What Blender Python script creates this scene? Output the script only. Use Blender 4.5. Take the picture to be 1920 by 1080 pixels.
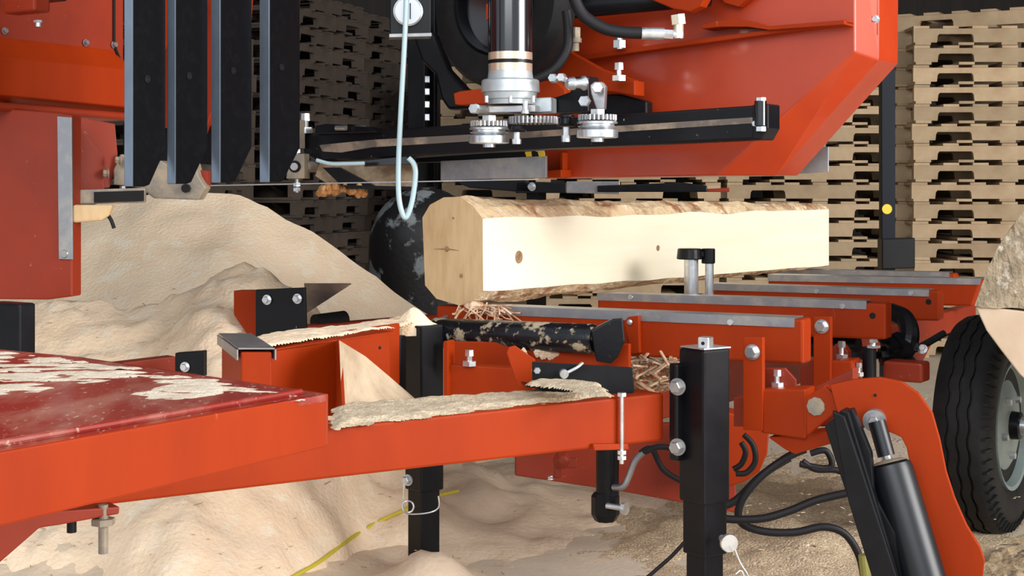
import bpy, bmesh, math, random
from mathutils import Vector, Matrix, noise
for o in list(bpy.data.objects): bpy.data.objects.remove(o)
S = bpy.context.scene; C = S.collection
random.seed(7)
F = 2800.0; H = 1.1; CX = 960.0; HY = 350.0      # focal length in px, eye height, principal column, horizon row
# ---------- camera, world, lights, exposure ----------
cd = bpy.data.cameras.new('camera'); cam = bpy.data.objects.new('camera', cd); C.objects.link(cam)
cam.location = (0, 0, H); cam.rotation_euler = (math.pi/2, 0, 0)
cd.sensor_width = 36; cd.lens = F/1920*36; cd.shift_y = (HY-540)/1920; cd.clip_end = 100
S.camera = cam
S.view_settings.view_transform = 'Standard'; S.view_settings.look = 'None'
S.view_settings.exposure = 0.42; S.view_settings.gamma = 1; S.view_settings.use_curve_mapping = False
w = bpy.data.worlds.new('world'); S.world = w; w.use_nodes = True
bg = w.node_tree.nodes['Background']; bg.inputs[0].default_value = (0.86, 0.93, 1.0, 1); bg.inputs[1].default_value = 0.8
def area(name, loc, target, sx, sy, energy, col):
    l = bpy.data.lights.new(name, 'AREA'); l.shape = 'RECTANGLE'; l.size = sx; l.size_y = sy; l.energy = energy; l.color = col
    o = bpy.data.objects.new(name, l); C.objects.link(o); o.location = loc
    o.rotation_euler = (Vector(target)-Vector(loc)).to_track_quat('-Z', 'Y').to_euler(); return o
area('doorway_daylight_right', (6.5, 0.6, 2.7), (0.6, 5.0, 0.8), 4.0, 3.2, 520, (1, 0.985, 0.96))
area('doorway_daylight_front', (-1.2, -2.5, 3.4), (0.0, 5.0, 0.7), 4.5, 2.2, 150, (0.95, 0.98, 1))

# ---------- helpers: geometry ----------
def P(px, py, d): return Vector(((px-CX)/F*d, d, H-(py-HY)/F*d))
def PZ(px, py, z): return P(px, py, (H-z)*F/(py-HY))
A = math.radians(57)                              # heading of the mill bed
U = Vector((math.cos(A), math.sin(A), 0)); W = Vector((math.sin(A), -math.cos(A), 0)); Z = Vector((0, 0, 1))
class VPl:                                        # vertical plane through the ray at px, at distance d, heading ang
    def __init__(s, px, d, ang):
        s.p = P(px, HY, d); a = math.radians(ang); s.t = Vector((math.cos(a), math.sin(a), 0))
        s.n = Vector((-s.t.y, s.t.x, 0))
        if s.n.y < 0: s.n = -s.n                  # n points away from the camera
    def on(s, px, py):
        r = Vector(((px-CX)/F, 1, -(py-HY)/F)); e = Vector((0, 0, H))
        k = (s.p-e).dot(s.n)/r.dot(s.n); return e+r*k
    def d(s, px): return s.on(px, HY).y
    def back(s, q):
        c = VPl.__new__(VPl); c.p = s.p+s.n*q; c.t = s.t; c.n = s.n; return c
def new(): return bmesh.new()
def loft(bm, rings, caps=True, closed=True, mi=0):
    vs = [[bm.verts.new(p) for p in r] for r in rings]; n = len(rings[0])
    for a, b in zip(vs, vs[1:]):
        for i in range(n if closed else n-1):
            j = (i+1) % n; f = bm.faces.new((a[i], a[j], b[j], b[i])); f.material_index = mi
    if caps:
        bm.faces.new(vs[0]).material_index = mi; bm.faces.new(vs[-1][::-1]).material_index = mi
    return vs
def prism(bm, pl, poly, th, vec=None):
    a = [pl.on(*q) for q in poly]; v = (pl.n if vec is None else vec)*th
    loft(bm, [a, [p+v for p in a]])
def box(bm, c, x, y, z, ax=None):                 # centre, full sizes, axes
    ax = ax or (Vector((1, 0, 0)), Vector((0, 1, 0)), Z)
    X, Y, Zz = ax[0]*x/2, ax[1]*y/2, ax[2]*z/2
    r = lambda s: [c-X-Y+Zz*s, c+X-Y+Zz*s, c+X+Y+Zz*s, c-X+Y+Zz*s]
    loft(bm, [r(-1), r(1)])
def frame(d):
    d = d.normalized(); a = Z if abs(d.z) < .9 else Vector((1, 0, 0))
    x = d.cross(a).normalized(); return x, d.cross(x).normalized(), d
def ring(c, d, r, n, ph=0, rz=None):
    x, y, _ = frame(d)
    return [c+x*math.cos(2*math.pi*i/n+ph)*r+y*math.sin(2*math.pi*i/n+ph)*r for i in range(n)]
def lathe(bm, c, d, prof, n=28, caps=True):        # prof: list of (distance along axis, radius)
    d = d.normalized(); loft(bm, [ring(c+d*t, d, max(r, 1e-4), n) for t, r in prof], caps)
def cyl(bm, a, b, r, n=24, r2=None):
    lathe(bm, a, b-a, [(0, r), ((b-a).length, r if r2 is None else r2)], n)
def tube(bm, pts, r, n=10, sub=6):
    q = []
    for i in range(len(pts)-1):
        p0, p1, p2, p3 = pts[max(i-1, 0)], pts[i], pts[i+1], pts[min(i+2, len(pts)-1)]
        for k in range(sub):
            t = k/sub; q.append(.5*((2*p1)+(p2-p0)*t+(2*p0-5*p1+4*p2-p3)*t*t+(3*p1-p0-3*p2+p3)*t**3))
    q.append(pts[-1]); rings = []; x = None
    for i, c in enumerate(q):
        d = (q[min(i+1, len(q)-1)]-q[max(i-1, 0)]).normalized()
        if x is None: x = frame(d)[0]
        x = (x-d*x.dot(d)).normalized(); y = d.cross(x)
        rings.append([c+x*math.cos(2*math.pi*k/n)*r+y*math.sin(2*math.pi*k/n)*r for k in range(n)])
    loft(bm, rings)
def hexbolt(bm, c, d, r, head, shank=0, sr=None, washer=True):   # seat centre, outward direction
    d = d.normalized()
    if washer: lathe(bm, c, d, [(0, r*1.35), (r*.22, r*1.35)], 20)
    t = r*.22 if washer else 0
    loft(bm, [ring(c+d*t, d, r, 6), ring(c+d*(t+head*.8), d, r, 6), ring(c+d*(t+head), d, r*.86, 6)])
    if shank: cyl(bm, c+d*(t+head), c+d*(t+head+shank), sr or r*.55, 12)

# ---------- helpers: materials ----------
def mat(name, col, rough=.5, metal=0, col2=None, scale=8, lo=.45, hi=.65, bump=0, bscale=60, col3=None, s3=3, lo3=.6, hi3=.7, stretch=(1, 1, 1), rand=0, coat=0, detail=5, rough2=None, spec=.5):
    m = bpy.data.materials.new(name); m.use_nodes = True; t = m.node_tree; N = t.nodes; L = t.links
    b = N['Principled BSDF']; b.inputs['Roughness'].default_value = rough; b.inputs['Metallic'].default_value = metal
    b.inputs['Specular IOR Level'].default_value = spec; b.inputs['Coat Weight'].default_value = coat; b.inputs['Coat Roughness'].default_value = .12
    tc = N.new('ShaderNodeTexCoord'); mp = N.new('ShaderNodeMapping'); mp.inputs['Scale'].default_value = stretch
    L.new(tc.outputs['Object'], mp.inputs[0]); src = None
    def layer(prev, c2, sc, l, h):
        n = N.new('ShaderNodeTexNoise'); n.inputs['Scale'].default_value = sc; n.inputs['Detail'].default_value = detail; n.inputs['Roughness'].default_value = .62
        L.new(mp.outputs[0], n.inputs['Vector'])
        r = N.new('ShaderNodeMapRange'); r.inputs[1].default_value = l; r.inputs[2].default_value = h; L.new(n.outputs['Fac'], r.inputs[0])
        x = N.new('ShaderNodeMix'); x.data_type = 'RGBA'; L.new(r.outputs[0], x.inputs[0])
        if prev is None: x.inputs[6].default_value = (*col, 1)
        else: L.new(prev, x.inputs[6])
        x.inputs[7].default_value = (*c2, 1); return x.outputs[2], r.outputs[0]
    if col2: src, fac = layer(None, col2, scale, lo, hi)
    if col2 and rough2 is not None:
        rr = N.new('ShaderNodeMapRange'); rr.inputs[3].default_value = rough; rr.inputs[4].default_value = rough2; L.new(fac, rr.inputs[0]); L.new(rr.outputs[0], b.inputs['Roughness'])
    if col3: src, _ = layer(src, col3, s3, lo3, hi3)
    if rand:
        oi = N.new('ShaderNodeObjectInfo'); r = N.new('ShaderNodeMapRange'); r.inputs[3].default_value = 1-rand; r.inputs[4].default_value = 1+rand*.4
        L.new(oi.outputs['Random'], r.inputs[0]); x = N.new('ShaderNodeMix'); x.data_type = 'RGBA'; x.blend_type = 'MULTIPLY'; x.inputs[0].default_value = 1
        if src: L.new(src, x.inputs[6])
        else: x.inputs[6].default_value = (*col, 1)
        L.new(r.outputs[0], x.inputs[7]); src = x.outputs[2]
    if src: L.new(src, b.inputs['Base Color'])
    else: b.inputs['Base Color'].default_value = (*col, 1)
    if bump:
        n = N.new('ShaderNodeTexNoise'); n.inputs['Scale'].default_value = bscale; n.inputs['Detail'].default_value = 4; L.new(mp.outputs[0], n.inputs['Vector'])
        bp = N.new('ShaderNodeBump'); bp.inputs['Strength'].default_value = bump; bp.inputs['Distance'].default_value = .01; L.new(n.outputs['Fac'], bp.inputs['Height']); L.new(bp.outputs[0], b.inputs['Normal'])
    return m
ORANGE = mat('orange_paint', (.33, .030, .0015), .5, 0, (.275, .0235, .0015), 5, .4, .7, spec=.15, bump=.03, bscale=20, col3=(.45, .17, .08), s3=30, lo3=.70, hi3=.82, stretch=(1, 1, .25))
ORANGEH = mat('glossy_orange_cover', (.45, .040, .005), .4, 0, (.38, .030, .004), 4, .4, .7, coat=.35, spec=.5, bump=.02, bscale=12)
ORANGED = mat('dusty_orange_paint', (.27, .025, .006), .45, 0, (.22, .022, .007), 4, .4, .7, spec=.35, bump=.03, bscale=20, col3=(.5, .28, .18), s3=40, lo3=.68, hi3=.8)
TRAYP = mat('scuffed_red_tray', (.26, .022, .014), .35, 0, (.40, .17, .12), 5, .46, .7, coat=.1, col3=(.62, .46, .34), s3=70, lo3=.60, hi3=.75, stretch=(1.8, .6, 1))
BLACK = mat('black_paint', (.004, .0042, .006), .35, 0, (.008, .008, .010), 12, .4, .7, spec=.22)
BLACKG = mat('gloss_black', (.004, .004, .006), .17, 0, coat=.6)
BLACKDUST = mat('black_paint_with_dust', (.005, .005, .007), .35, 0, (.5, .4, .27), 70, .69, .75, spec=.25, bump=.05, rough2=.9)
ROLLERM = mat('black_roller_caked', (.006, .007, .010), .28, 0, (.42, .33, .22), 24, .53, .6, spec=.35, bump=.15, bscale=50, rough2=.95)
RUBBER = mat('tyre_rubber', (.008, .008, .009), .62, 0, (.014, .013, .013), 20, .4, .7, bump=.1, bscale=80, spec=.25)
HOSE = mat('hose_rubber', (.010, .009, .011), .55, spec=.3)
ZINC = mat('zinc_plate', (.74, .76, .78), .28, .85, (.5, .52, .55), 30, .4, .7)
STEEL = mat('worn_steel', (.30, .30, .32), .38, .75, (.45, .42, .38), 14, .45, .7, bump=.04)
DUSTSTEEL = mat('dusty_steel', (.24, .21, .175), .6, .3, (.38, .30, .21), 18, .42, .62, bump=.1)
ALU = mat('cast_aluminium', (.50, .54, .56), .42, .55, (.42, .45, .47), 25, .4, .7)
BRASS = mat('brassy_band', (.80, .66, .50), .25, .7)
SAWDUST = mat('sawdust', (.97, .75, .53), .95, 0, (.90, .66, .44), 3.5, .4, .68, bump=.55, bscale=70, col3=(.97, .82, .62), s3=12, lo3=.52, hi3=.68, detail=8)
SAWDUSTG = mat('trodden_sawdust', (.82, .64, .46), .95, 0, (.66, .51, .37), 2.2, .4, .66, bump=.4, bscale=60, col3=(.72, .58, .42), s3=28, lo3=.55, hi3=.66, detail=8)
CHIPS = mat('coarse_chips', (.70, .53, .34), .95, 0, (.50, .38, .25), 90, .4, .6, bump=.8, bscale=140, col3=(.85, .72, .52), s3=60, lo3=.56, hi3=.66)
WOODS = mat('fresh_sawn_side', (.95, .87, .68), .6, 0, (.93, .82, .60), 3, .35, .7, stretch=(.5, .5, 6), bump=.02)
WOODE = mat('fresh_sawn_end', (.66, .46, .25), .75, 0, (.56, .36, .18), 9, .4, .7, stretch=(5, 5, .9), bump=.03)
BARK = mat('waney_bark', (.74, .54, .32), .9, 0, (.34, .14, .06), 9, .48, .64, bump=.9, bscale=45, col3=(.88, .72, .50), s3=22, lo3=.53, hi3=.64, detail=9)
LOGB = mat('grey_bark', (.27, .21, .14), .95, 0, (.17, .13, .085), 16, .4, .6, bump=1.0, bscale=70, col3=(.40, .35, .28), s3=30, lo3=.56, hi3=.68, detail=9)
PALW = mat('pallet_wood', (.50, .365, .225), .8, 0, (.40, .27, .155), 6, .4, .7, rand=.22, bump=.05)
PALDIM = mat('old_pallet_wood_shaded', (.12, .088, .068), .85, 0, (.08, .058, .045), 6, .4, .7, rand=.3)  # weathered wood, darkened further so its colour carries the back corner's shade
KNOT = mat('knot', (.36, .22, .11), .8, 0, (.22, .12, .06), 60, .4, .6)
TANKM = mat('flaking_black_tank', (.016, .015, .016), .45, 0, (.24, .26, .27), 6, .52, .57, bump=.2, bscale=30, rough2=.7)
HOLE = mat('dark_hole', (.004, .003, .003), .9)
YELLOW = mat('yellow_plastic', (.80, .55, .02), .5)
ROPEM = mat('yellow_rope', (.62, .52, .04), .7)
AIRHOSE = mat('clear_blue_tube', (.42, .56, .60), .25, 0, coat=.4)
WHITE = mat('white_dial', (.62, .66, .72), .25, coat=.5)
RUST = mat('orange_wet_sawdust', (.42, .17, .05), .95, 0, (.62, .36, .16), 60, .45, .65, bump=.9, bscale=90)
RIMM = mat('pale_green_rim', (.19, .245, .24), .4, .1, (.28, .31, .28), 12, .4, .7)
CONC = mat('concrete', (.60, .51, .41), .9, 0, (.72, .59, .44), 1.6, .4, .62, bump=.2, bscale=60, col3=(.70, .56, .41), s3=22, lo3=.52, hi3=.66, detail=8)
WALLM = mat('dark_boards', (.035, .03, .028), .9, 0, (.05, .04, .035), 3, .4, .7, stretch=(6, 6, .4))

# ---------- helpers: objects ----------
OFF = {}
def mkobj(name, bm, m, parent=None, bevel=0, smooth=False, seg=2):
    off = OFF.get(parent, Vector()) if parent else Vector()
    bmesh.ops.recalc_face_normals(bm, faces=bm.faces)
    if parent is not None: bmesh.ops.translate(bm, verts=bm.verts, vec=-off)
    me = bpy.data.meshes.new(name); bm.to_mesh(me); bm.free()
    for x in (m if isinstance(m, (list, tuple)) else [m]): me.materials.append(x)
    if smooth:
        for p in me.polygons: p.use_smooth = True
        me.set_sharp_from_angle(angle=math.radians(38))
    o = bpy.data.objects.new(name, me); C.objects.link(o)
    if parent is not None: o.parent = parent; OFF[o] = off
    if bevel:
        b = o.modifiers.new('bevel', 'BEVEL'); b.width = bevel; b.segments = seg; b.limit_method = 'ANGLE'; b.angle_limit = math.radians(40)
    return o
def thing(name, label, cat, loc, group=None):
    o = bpy.data.objects.new(name, None); C.objects.link(o); o.location = loc; OFF[o] = Vector(loc); o.empty_display_size = .1
    o['label'] = label; o['category'] = cat
    if group: o['group'] = group
    return o
def tag(o, label, cat, group=None, kind=None):
    o['label'] = label; o['category'] = cat
    if group: o['group'] = group
    if kind: o['kind'] = kind
    return o
def lab(o, s): o['label'] = s; return o
def part(root, name, m, pl, poly, th, bevel=.002, vec=None):
    bm = new(); prism(bm, pl, poly, th, vec); return mkobj(name, bm, m, root, bevel)
def bolt(root, px, py, d, rpx, direction=None, name='bolt', m=None, hd=.6, shank=0, washer=True):
    r = rpx*d/F; bm = new(); hexbolt(bm, P(px, py, d), direction or -U, r, r*2*hd, shank, washer=washer); return mkobj(name, bm, m or ZINC, root)
def vbolt(root, px, ytop, ybot, d, rpx, name='bolt', nut=True, m=None):   # upright bolt: head on top, shank, nut at foot
    k = d/F; r = rpx*k; top = P(px, ytop, d); bot = P(px, ybot, d); h = (top-bot).length; bm = new()
    hh = min(h*.38, r*1.5); loft(bm, [ring(top-Z*hh, Z, r, 6), ring(top, Z, r*.95, 6)])
    cyl(bm, bot, top-Z*hh, r*.6, 12)
    if nut:
        loft(bm, [ring(bot, Z, r*1.55, 6), ring(bot+Z*min(h*.3, r*1.3), Z, r*1.55, 6)])
    return mkobj(name, bm, m or ZINC, root)
def obox(bm, px, ytop, ybot, d, wl, wr, ang=57):   # square post: nearest vertical edge at px, width wl to the left, wr to the right
    g = math.radians(ang); U = Vector((math.cos(g), math.sin(g), 0)); W = Vector((math.sin(g), -math.cos(g), 0))
    a = P(px, HY, d); a.z = 0; zt = P(px, ytop, d).z; zb = P(px, ybot, d).z if ybot is not None else 0.0
    r = lambda z: [Vector((q.x, q.y, z)) for q in (a, a+U*wr, a+U*wr-W*wl, a-W*wl)]
    loft(bm, [r(zb), r(zt)])
def struct(name, bm, m):
    o = mkobj(name, bm, m); o['kind'] = 'structure'; return o

# ---------- setting ----------
bm = new(); box(bm, Vector((0.5, 7, -.05)), 14, 16, .1); struct('floor', bm, CONC)
bm = new(); box(bm, Vector((0.5, 15.05, 2.5)), 14, .1, 5); struct('wall_back', bm, WALLM)
bm = new(); box(bm, Vector((-5.5, 9.2, 2.5)), .1, 11.6, 5); struct('wall_left', bm, WALLM)
bm = new(); box(bm, Vector((7.0, 9.2, 2.5)), .1, 11.6, 5); struct('light_block_right', bm, WALLM)  # unseen wall added to keep bright sky out of the bars' side reflections
bm = new(); box(bm, Vector((0.5, 9.5, 5.05)), 14, 11, .1); struct('ceiling', bm, WALLM)

# ---------- sawdust heaps ----------
def heap(name, x0, x1, y0, y1, fz, m, res, label):
    nx = int((x1-x0)/res); ny = int((y1-y0)/res); bm = new(); g = []
    for j in range(ny+1):
        row = []
        for i in range(nx+1):
            x = x0+(x1-x0)*i/nx; y = y0+(y1-y0)*j/ny; row.append(bm.verts.new((x, y, fz(x, y))))
        g.append(row)
    for j in range(ny):
        for i in range(nx):
            q = (g[j][i], g[j][i+1], g[j+1][i+1], g[j+1][i])
            if max(v.co.z for v in q) > -.004: bm.faces.new(q)
    for v in [v for v in bm.verts if not v.link_faces]: bm.verts.remove(v)
    o = mkobj(name, bm, m, smooth=True); return tag(o, label, 'sawdust', kind='stuff')
def nz(x, y, s, a): return noise.fractal(Vector((x*s, y*s, 1.7)), 1.0, 2.0, 5)*a
def interp(t, pts):
    if t <= pts[0][0]: return pts[0][1]
    for (a, b), (c, d) in zip(pts, pts[1:]):
        if t <= c: return b+(d-b)*(t-a)/(c-a)
    return pts[-1][1]
RY = 6.6
rid = [(q[0], q[1]) for q in [(-400, 500), (-100, 440), (60, 400), (180, 372), (300, 356), (420, 350), (455, 352), (500, 374), (540, 402), (600, 428), (650, 455), (700, 492), (750, 530), (800, 566), (850, 602), (1000, 680)]]
def back_h(x, y):
    px = CX+x/y*F*(1.0)                             # ridge silhouette table is in view columns of its crest
    px = CX+x/RY*F; z = H-(interp(px, rid)-HY)/F*RY
    dy = y-RY
    z -= abs(dy)*(.62 if dy < 0 else .9)+.02
    return z+nz(x, y, 1.6, .05)+nz(x, y, 7, .012)-.02
heap('sawdust_heap', -3.6, .6, 4.9, 7.8, back_h, SAWDUST, .04, 'tall smooth cream sawdust heap rising behind the red bed')
def mid_h(x, y):
    px = CX+x/y*F
    RYm = 5.0; pc = CX+x/RYm*F
    z = H-(interp(pc, [(-300, 600), (0, 566), (60, 563), (150, 556), (220, 558), (300, 556), (350, 540), (400, 505), (455, 484), (500, 500), (545, 528), (600, 570), (650, 640), (720, 760)])-HY)/F*RYm
    dy = y-RYm; z -= (abs(dy)**1.15)*(.66 if dy < 0 else .7)
    return z+nz(x, y, 5, .035)+nz(x+4, y, 18, .018)-.015
heap('sawdust_mound', -3.2, -.3, 3.7, 5.7, lambda x, y: mid_h(x, y), SAWDUST, .022, 'lumpy pale mound of fresh sawdust between the tray and the heap')
def low_h(x, y):
    z = .25*math.exp(-((x+1.5)/.9)**2-((y-4.9)/.8)**2)+.17*math.exp(-((x+.45)/.5)**2-((y-5.1)/.45)**2)+.10*math.exp(-((x+.24)/.13)**2-((y-4.12)/.12)**2)
    z += .12*math.exp(-((x+1.0)/.28)**2-((y-4.2)/.2)**2)+.06*math.exp(-((x-.1)/.5)**2-((y-5.4)/.4)**2)
    return z*(1+nz(x, y, 4, .5))+nz(x, y, 9, .012)-.022
heap('sawdust_drift', -3.4, .9, 3.3, 6.1, low_h, SAWDUSTG, .028, 'low trodden drift of tan sawdust on the floor below the orange tongue')
def ground_h(x, y): return max(low_h(x, y), mid_h(x, y), back_h(x, y) if y > 4.9 else 0, 0)
def chips_h(x, y): return .05*math.exp(-((x-1.1)/.9)**2-((y-4.9)/1.2)**2)*(1+nz(x, y, 5, .8))+nz(x, y, 30, .01)-.02
heap('wood_chips', .2, 3.0, 3.3, 7.0, chips_h, CHIPS, .03, 'spread of coarse wood chips on the floor around the hydraulic hoses')

# loose slivers
bm = new()
for i in range(420):
    x = random.uniform(-1.7, 1.6); y = random.uniform(3.7, 6.0); z = max(ground_h(x, y), chips_h(x, y) if x > .2 else 0)+.004
    a = random.uniform(0, 6.3); l = random.uniform(.006, .032); w_ = random.uniform(.001, .003)
    d = Vector((math.cos(a), math.sin(a), random.uniform(-.1, .3))).normalized(); s = Vector((-d.y, d.x, 0)).normalized()
    box(bm, Vector((x, y, z)), l, w_, .0015, (d, s, d.cross(s)))
tag(mkobj('wood_slivers', bm, [mat('sliver', (.55, .36, .2), .8, rand=.2)]), 'scattered thin wood slivers on the dusty floor', 'wood slivers', kind='stuff')

bm = new()
for i in range(900):
    x = random.uniform(.7, 2.3); y = random.uniform(3.9, 6.5); z = max(ground_h(x, y), chips_h(x, y))+.003
    a = random.uniform(0, 6.3); l = random.uniform(.006, .02); d = Vector((math.cos(a), math.sin(a), random.uniform(-.3, .5))).normalized(); q = frame(d)
    box(bm, Vector((x, y, z)), l, random.uniform(.003, .009), .0015, (d, q[0], q[1]))
tag(mkobj('wood_flakes', bm, [mat('flake', (.80, .66, .47), .8, 0, (.40, .27, .16), 40, .45, .6)]), 'pale wood flakes strewn over the chips around the hoses and wheel', 'wood flakes', kind='stuff')
# dust lying on ledges
def dust(name, pixpoly, z, h, m, label, root=None, res=.012, edge=.03, holes=0):
    pts = [PZ(a, b, z) for a, b in pixpoly]; xs = [p.x for p in pts]; ys = [p.y for p in pts]
    def dist(x, y):
        ins = False; dm = 9
        for i in range(len(pts)):
            a, b = pts[i], pts[(i+1) % len(pts)]
            if (a.y > y) != (b.y > y) and x < (b.x-a.x)*(y-a.y)/(b.y-a.y)+a.x: ins = not ins
            e = Vector((b.x-a.x, b.y-a.y)); t = max(0, min(1, ((x-a.x)*e.x+(y-a.y)*e.y)/max(e.length_squared, 1e-9)))
            dm = min(dm, math.hypot(x-a.x-e.x*t, y-a.y-e.y*t))
        return dm if ins else -dm
    bm = new(); g = {}
    x0, y0 = min(xs), min(ys); nx = int((max(xs)-x0)/res)+2; ny = int((max(ys)-y0)/res)+2
    for j in range(ny):
        for i in range(nx):
            x = x0+i*res; y = y0+j*res; q = dist(x, y)+noise.fractal(Vector((x*22, y*22, 0)), 1, 2, 4)*edge*.6
            if holes: q = min(q, (noise.fractal(Vector((x*9, y*26, 4)), 1, 2, 5)+.62-holes)*.06)
            if q > 0: g[i, j] = bm.verts.new((x, y, z-.003+h*min(1, q/edge)**1.3*(.75+.5*noise.noise(Vector((x*14, y*14, 3)))+.15*noise.noise(Vector((x*60, y*60, 3)))) ))
    for (i, j), v in g.items():
        k = [(i, j), (i+1, j), (i+1, j+1), (i, j+1)]
        if all(q in g for q in k): bm.faces.new([g[q] for q in k])
    for v in [v for v in bm.verts if not v.link_faces]: bm.verts.remove(v)
    o = mkobj(name, bm, m, smooth=True); return tag(o, label, 'sawdust', kind='stuff')

# ---------- sawmill bed ----------
bed = thing('sawmill_bed', 'orange steel sawmill bed with cross bunks, jack legs and hydraulic hoses', 'sawmill bed', (0.3, 4.4, 0))
UB = (W, U, Z)
# front skirt tray at left
TZ = .78
top = [PZ(-160, 872, TZ), PZ(612, 739, TZ), PZ(150, 669, TZ), PZ(-160, 640, TZ)]
bm = new(); loft(bm, [[p-Z*.012 for p in top], top]); mkobj('tray_top', bm, TRAYP, bed, .002)
a, b = PZ(-160, 876, TZ), PZ(616, 738, TZ); q = W
bm = new(); loft(bm, [[a-Z*.092, b-Z*.082, b-Z*.082-q*.008+U*.004, a-Z*.092-q*.008], [a, b, b-q*.008, a-q*.008]]); mkobj('tray_skirt', bm, ORANGE, bed, .003)
c_ = PZ(380, 700, TZ)
bm = new(); e0 = b; e1 = PZ(150, 669, TZ); loft(bm, [[e0-Z*.08, e1-Z*.08, e1-Z*.08-U*.008, e0-Z*.08-U*.008], [e0, e1, e1-U*.008, e0-U*.008]]); mkobj('tray_side', bm, ORANGED, bed, .002)
bm = new(); tube(bm, [a+Z*.004-q*.03, b+Z*.004-q*.03-U*.03], .005, 8, 1); mkobj('tray_rib', bm, TRAYP, bed)
# tongue beam
T = VPl(1245, 3.7, 34)
part(bed, 'tongue_beam', ORANGE, T, [(150, 866), (620, 802), (1245, 737), (1245, 826), (620, 897), (150, 953)], .10, .006)
# bracket under tray
pl = VPl(180, 2.62, 34)
part(bed, 'underside_bracket', ORANGED, pl, [(-60, 985), (60, 962), (225, 950), (224, 964), (110, 985), (75, 990), (-5, 1060), (-60, 1075)], .05, .003)
bm = new(); cyl(bm, pl.on(177, 950)+U*.02, pl.on(177, 1042)+U*.02, .0085, 14); loft(bm, [ring(pl.on(177, 976)+U*.02, Z, .021, 6), ring(pl.on(177, 988)+U*.02, Z, .021, 6)]); mkobj('threaded_stud', bm, DUSTSTEEL, bed)
bm = new(); cyl(bm, pl.on(65, 975)+U*.08, pl.on(65, 1015)+U*.08, .0085, 14); mkobj('threaded_stud', bm, BLACK, bed)
# post 1 (middle) and post 2 (front)
bm = new(); obox(bm, 790, 612, 925, 4.2, .08, .08, 40); o = mkobj('jack_leg_sleeve', bm, BLACK, bed, .005)
bm = new(); obox(bm, 790, 800, None, 4.215, .066, .066, 40); mkobj('jack_leg', bm, BLACK, bed, .004)
bm = new(); obox(bm, 750, 630, 760, 4.15, .02, .03); mkobj('leg_mount', bm, BLACK, bed, .004)
for y in (636, 690): bolt(bed, 741, y, 4.14, 6)
bolt(bed, 765, 900, 4.15, 8, name='locking_pin')
bm = new(); k = 4.1; tube(bm, [P(758, 905, k), P(756, 940, k), P(760, 962, k), P(800, 962, k), P(822, 952, k), P(822, 930, k)], .0022, 8); mkobj('lynch_clip', bm, ZINC, bed)
bm = new(); c0 = P(765, 950, 4.09); tube(bm, [c0+Vector((math.cos(t)*.016, 0, math.sin(t)*.016)) for t in [i*math.pi/4 for i in range(9)]], .0025, 8, 3); mkobj('clip_ring', bm, ZINC, bed)
bm = new(); obox(bm, 1320, 657, 950, 3.62, .09, .09, 37)
o = mkobj('jack_leg_sleeve', bm, BLACK, bed, .007)
bm = new(); obox(bm, 1321, 900, 1048, 3.63, .078, .078, 37); mkobj('jack_leg_sleeve', bm, BLACK, bed, .005)
bm = new(); obox(bm, 1321, 1000, None, 3.64, .066, .066, 37); mkobj('jack_leg', bm, BLACK, bed, .005)
bm = new(); c0 = P(1320, 657, 3.62); loft(bm, [[p+Z*k for p in (c0, c0+T.t*.088, c0+T.t*.088+T.n*.088, c0+T.n*.088)] for k in (0, .004)]); mkobj('leg_cap', bm, ZINC, bed, .001)
bm = new(); c0 = P(1323, 655, 3.67); box(bm, c0+Z*.016, .03, .03, .03, UB); mkobj('crank_nut', bm, ZINC, bed, .003)
bm = new(); cyl(bm, c0+Z*.016-W*.0-U*.014, c0+Z*.016-U*.0165, .0045, 10); mkobj('crank_hole', bm, HOLE, bed)
bm = new(); obox(bm, 1268, 683, 866, 3.66, .028, .05, 37); mkobj('leg_mount', bm, BLACK, bed, .006)
for y in (725, 838): bolt(bed, 1271, y, 3.605, 12, name='mount_bolt', m=STEEL)
bm = new(); c0 = P(1365, 1017, 3.58); cyl(bm, c0+U*.03-W*.03, c0+W*.004, .009, 16); lathe(bm, c0, W*.6-U*.6, [(0, .021), (.006, .023), (.012, .021)], 20); mkobj('locking_pin', bm, ZINC, bed, smooth=True)
bm = new(); k = 3.55; tube(bm, [P(1378, 1030, k), P(1388, 1055, k), P(1402, 1078, k), P(1398, 1086, k), P(1390, 1070, k), P(1380, 1076, k)], .002, 8); mkobj('lynch_clip', bm, ZINC, bed)
# small foot jack behind tongue
bm = new(); cyl(bm, P(1139, 838, 4.05), P(1139, 935, 4.05), .031, 20); mkobj('foot_cylinder', bm, BLACK, bed, smooth=True)
bm = new(); lathe(bm, P(1135, 922, 4.05), -Z, [(0, .03), (.012, .039), (.06, .039), (.08, .028)], 8); o = mkobj('foot_shoe', bm, BLACK, bed, .003)
bm = new(); c0 = P(1150, 950, 4.0); cyl(bm, c0-W*.02, c0+W*.03, .008, 12); lathe(bm, c0+W*.03, W, [(0, .018), (.01, .018)], 18); mkobj('foot_pin', bm, ZINC, bed, smooth=True)
bm = new(); tube(bm, [P(1205, 848, 4), P(1190, 865, 4), P(1178, 895, 4), P(1168, 912, 4), P(1150, 914, 4.02)], .009, 10); mkobj('elbow_fitting', bm, STEEL, bed, smooth=True)
part(bed, 'rod_clamp_plate', ORANGE, T.back(-.012), [(1112, 833), (1178, 832), (1180, 843), (1115, 845)], .10, .002)
bm = new(); cyl(bm, T.on(1160, 738)-T.n*.012, T.on(1160, 868)-T.n*.012, .0055, 12)
for y in (742, 850, 860): loft(bm, [ring(T.on(1160, y)-T.n*.012, Z, .0115, 6), ring(T.on(1160, y)-T.n*.012+Z*.009, Z, .0115, 6)])
mkobj('clamp_rod', bm, ZINC, bed)
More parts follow.
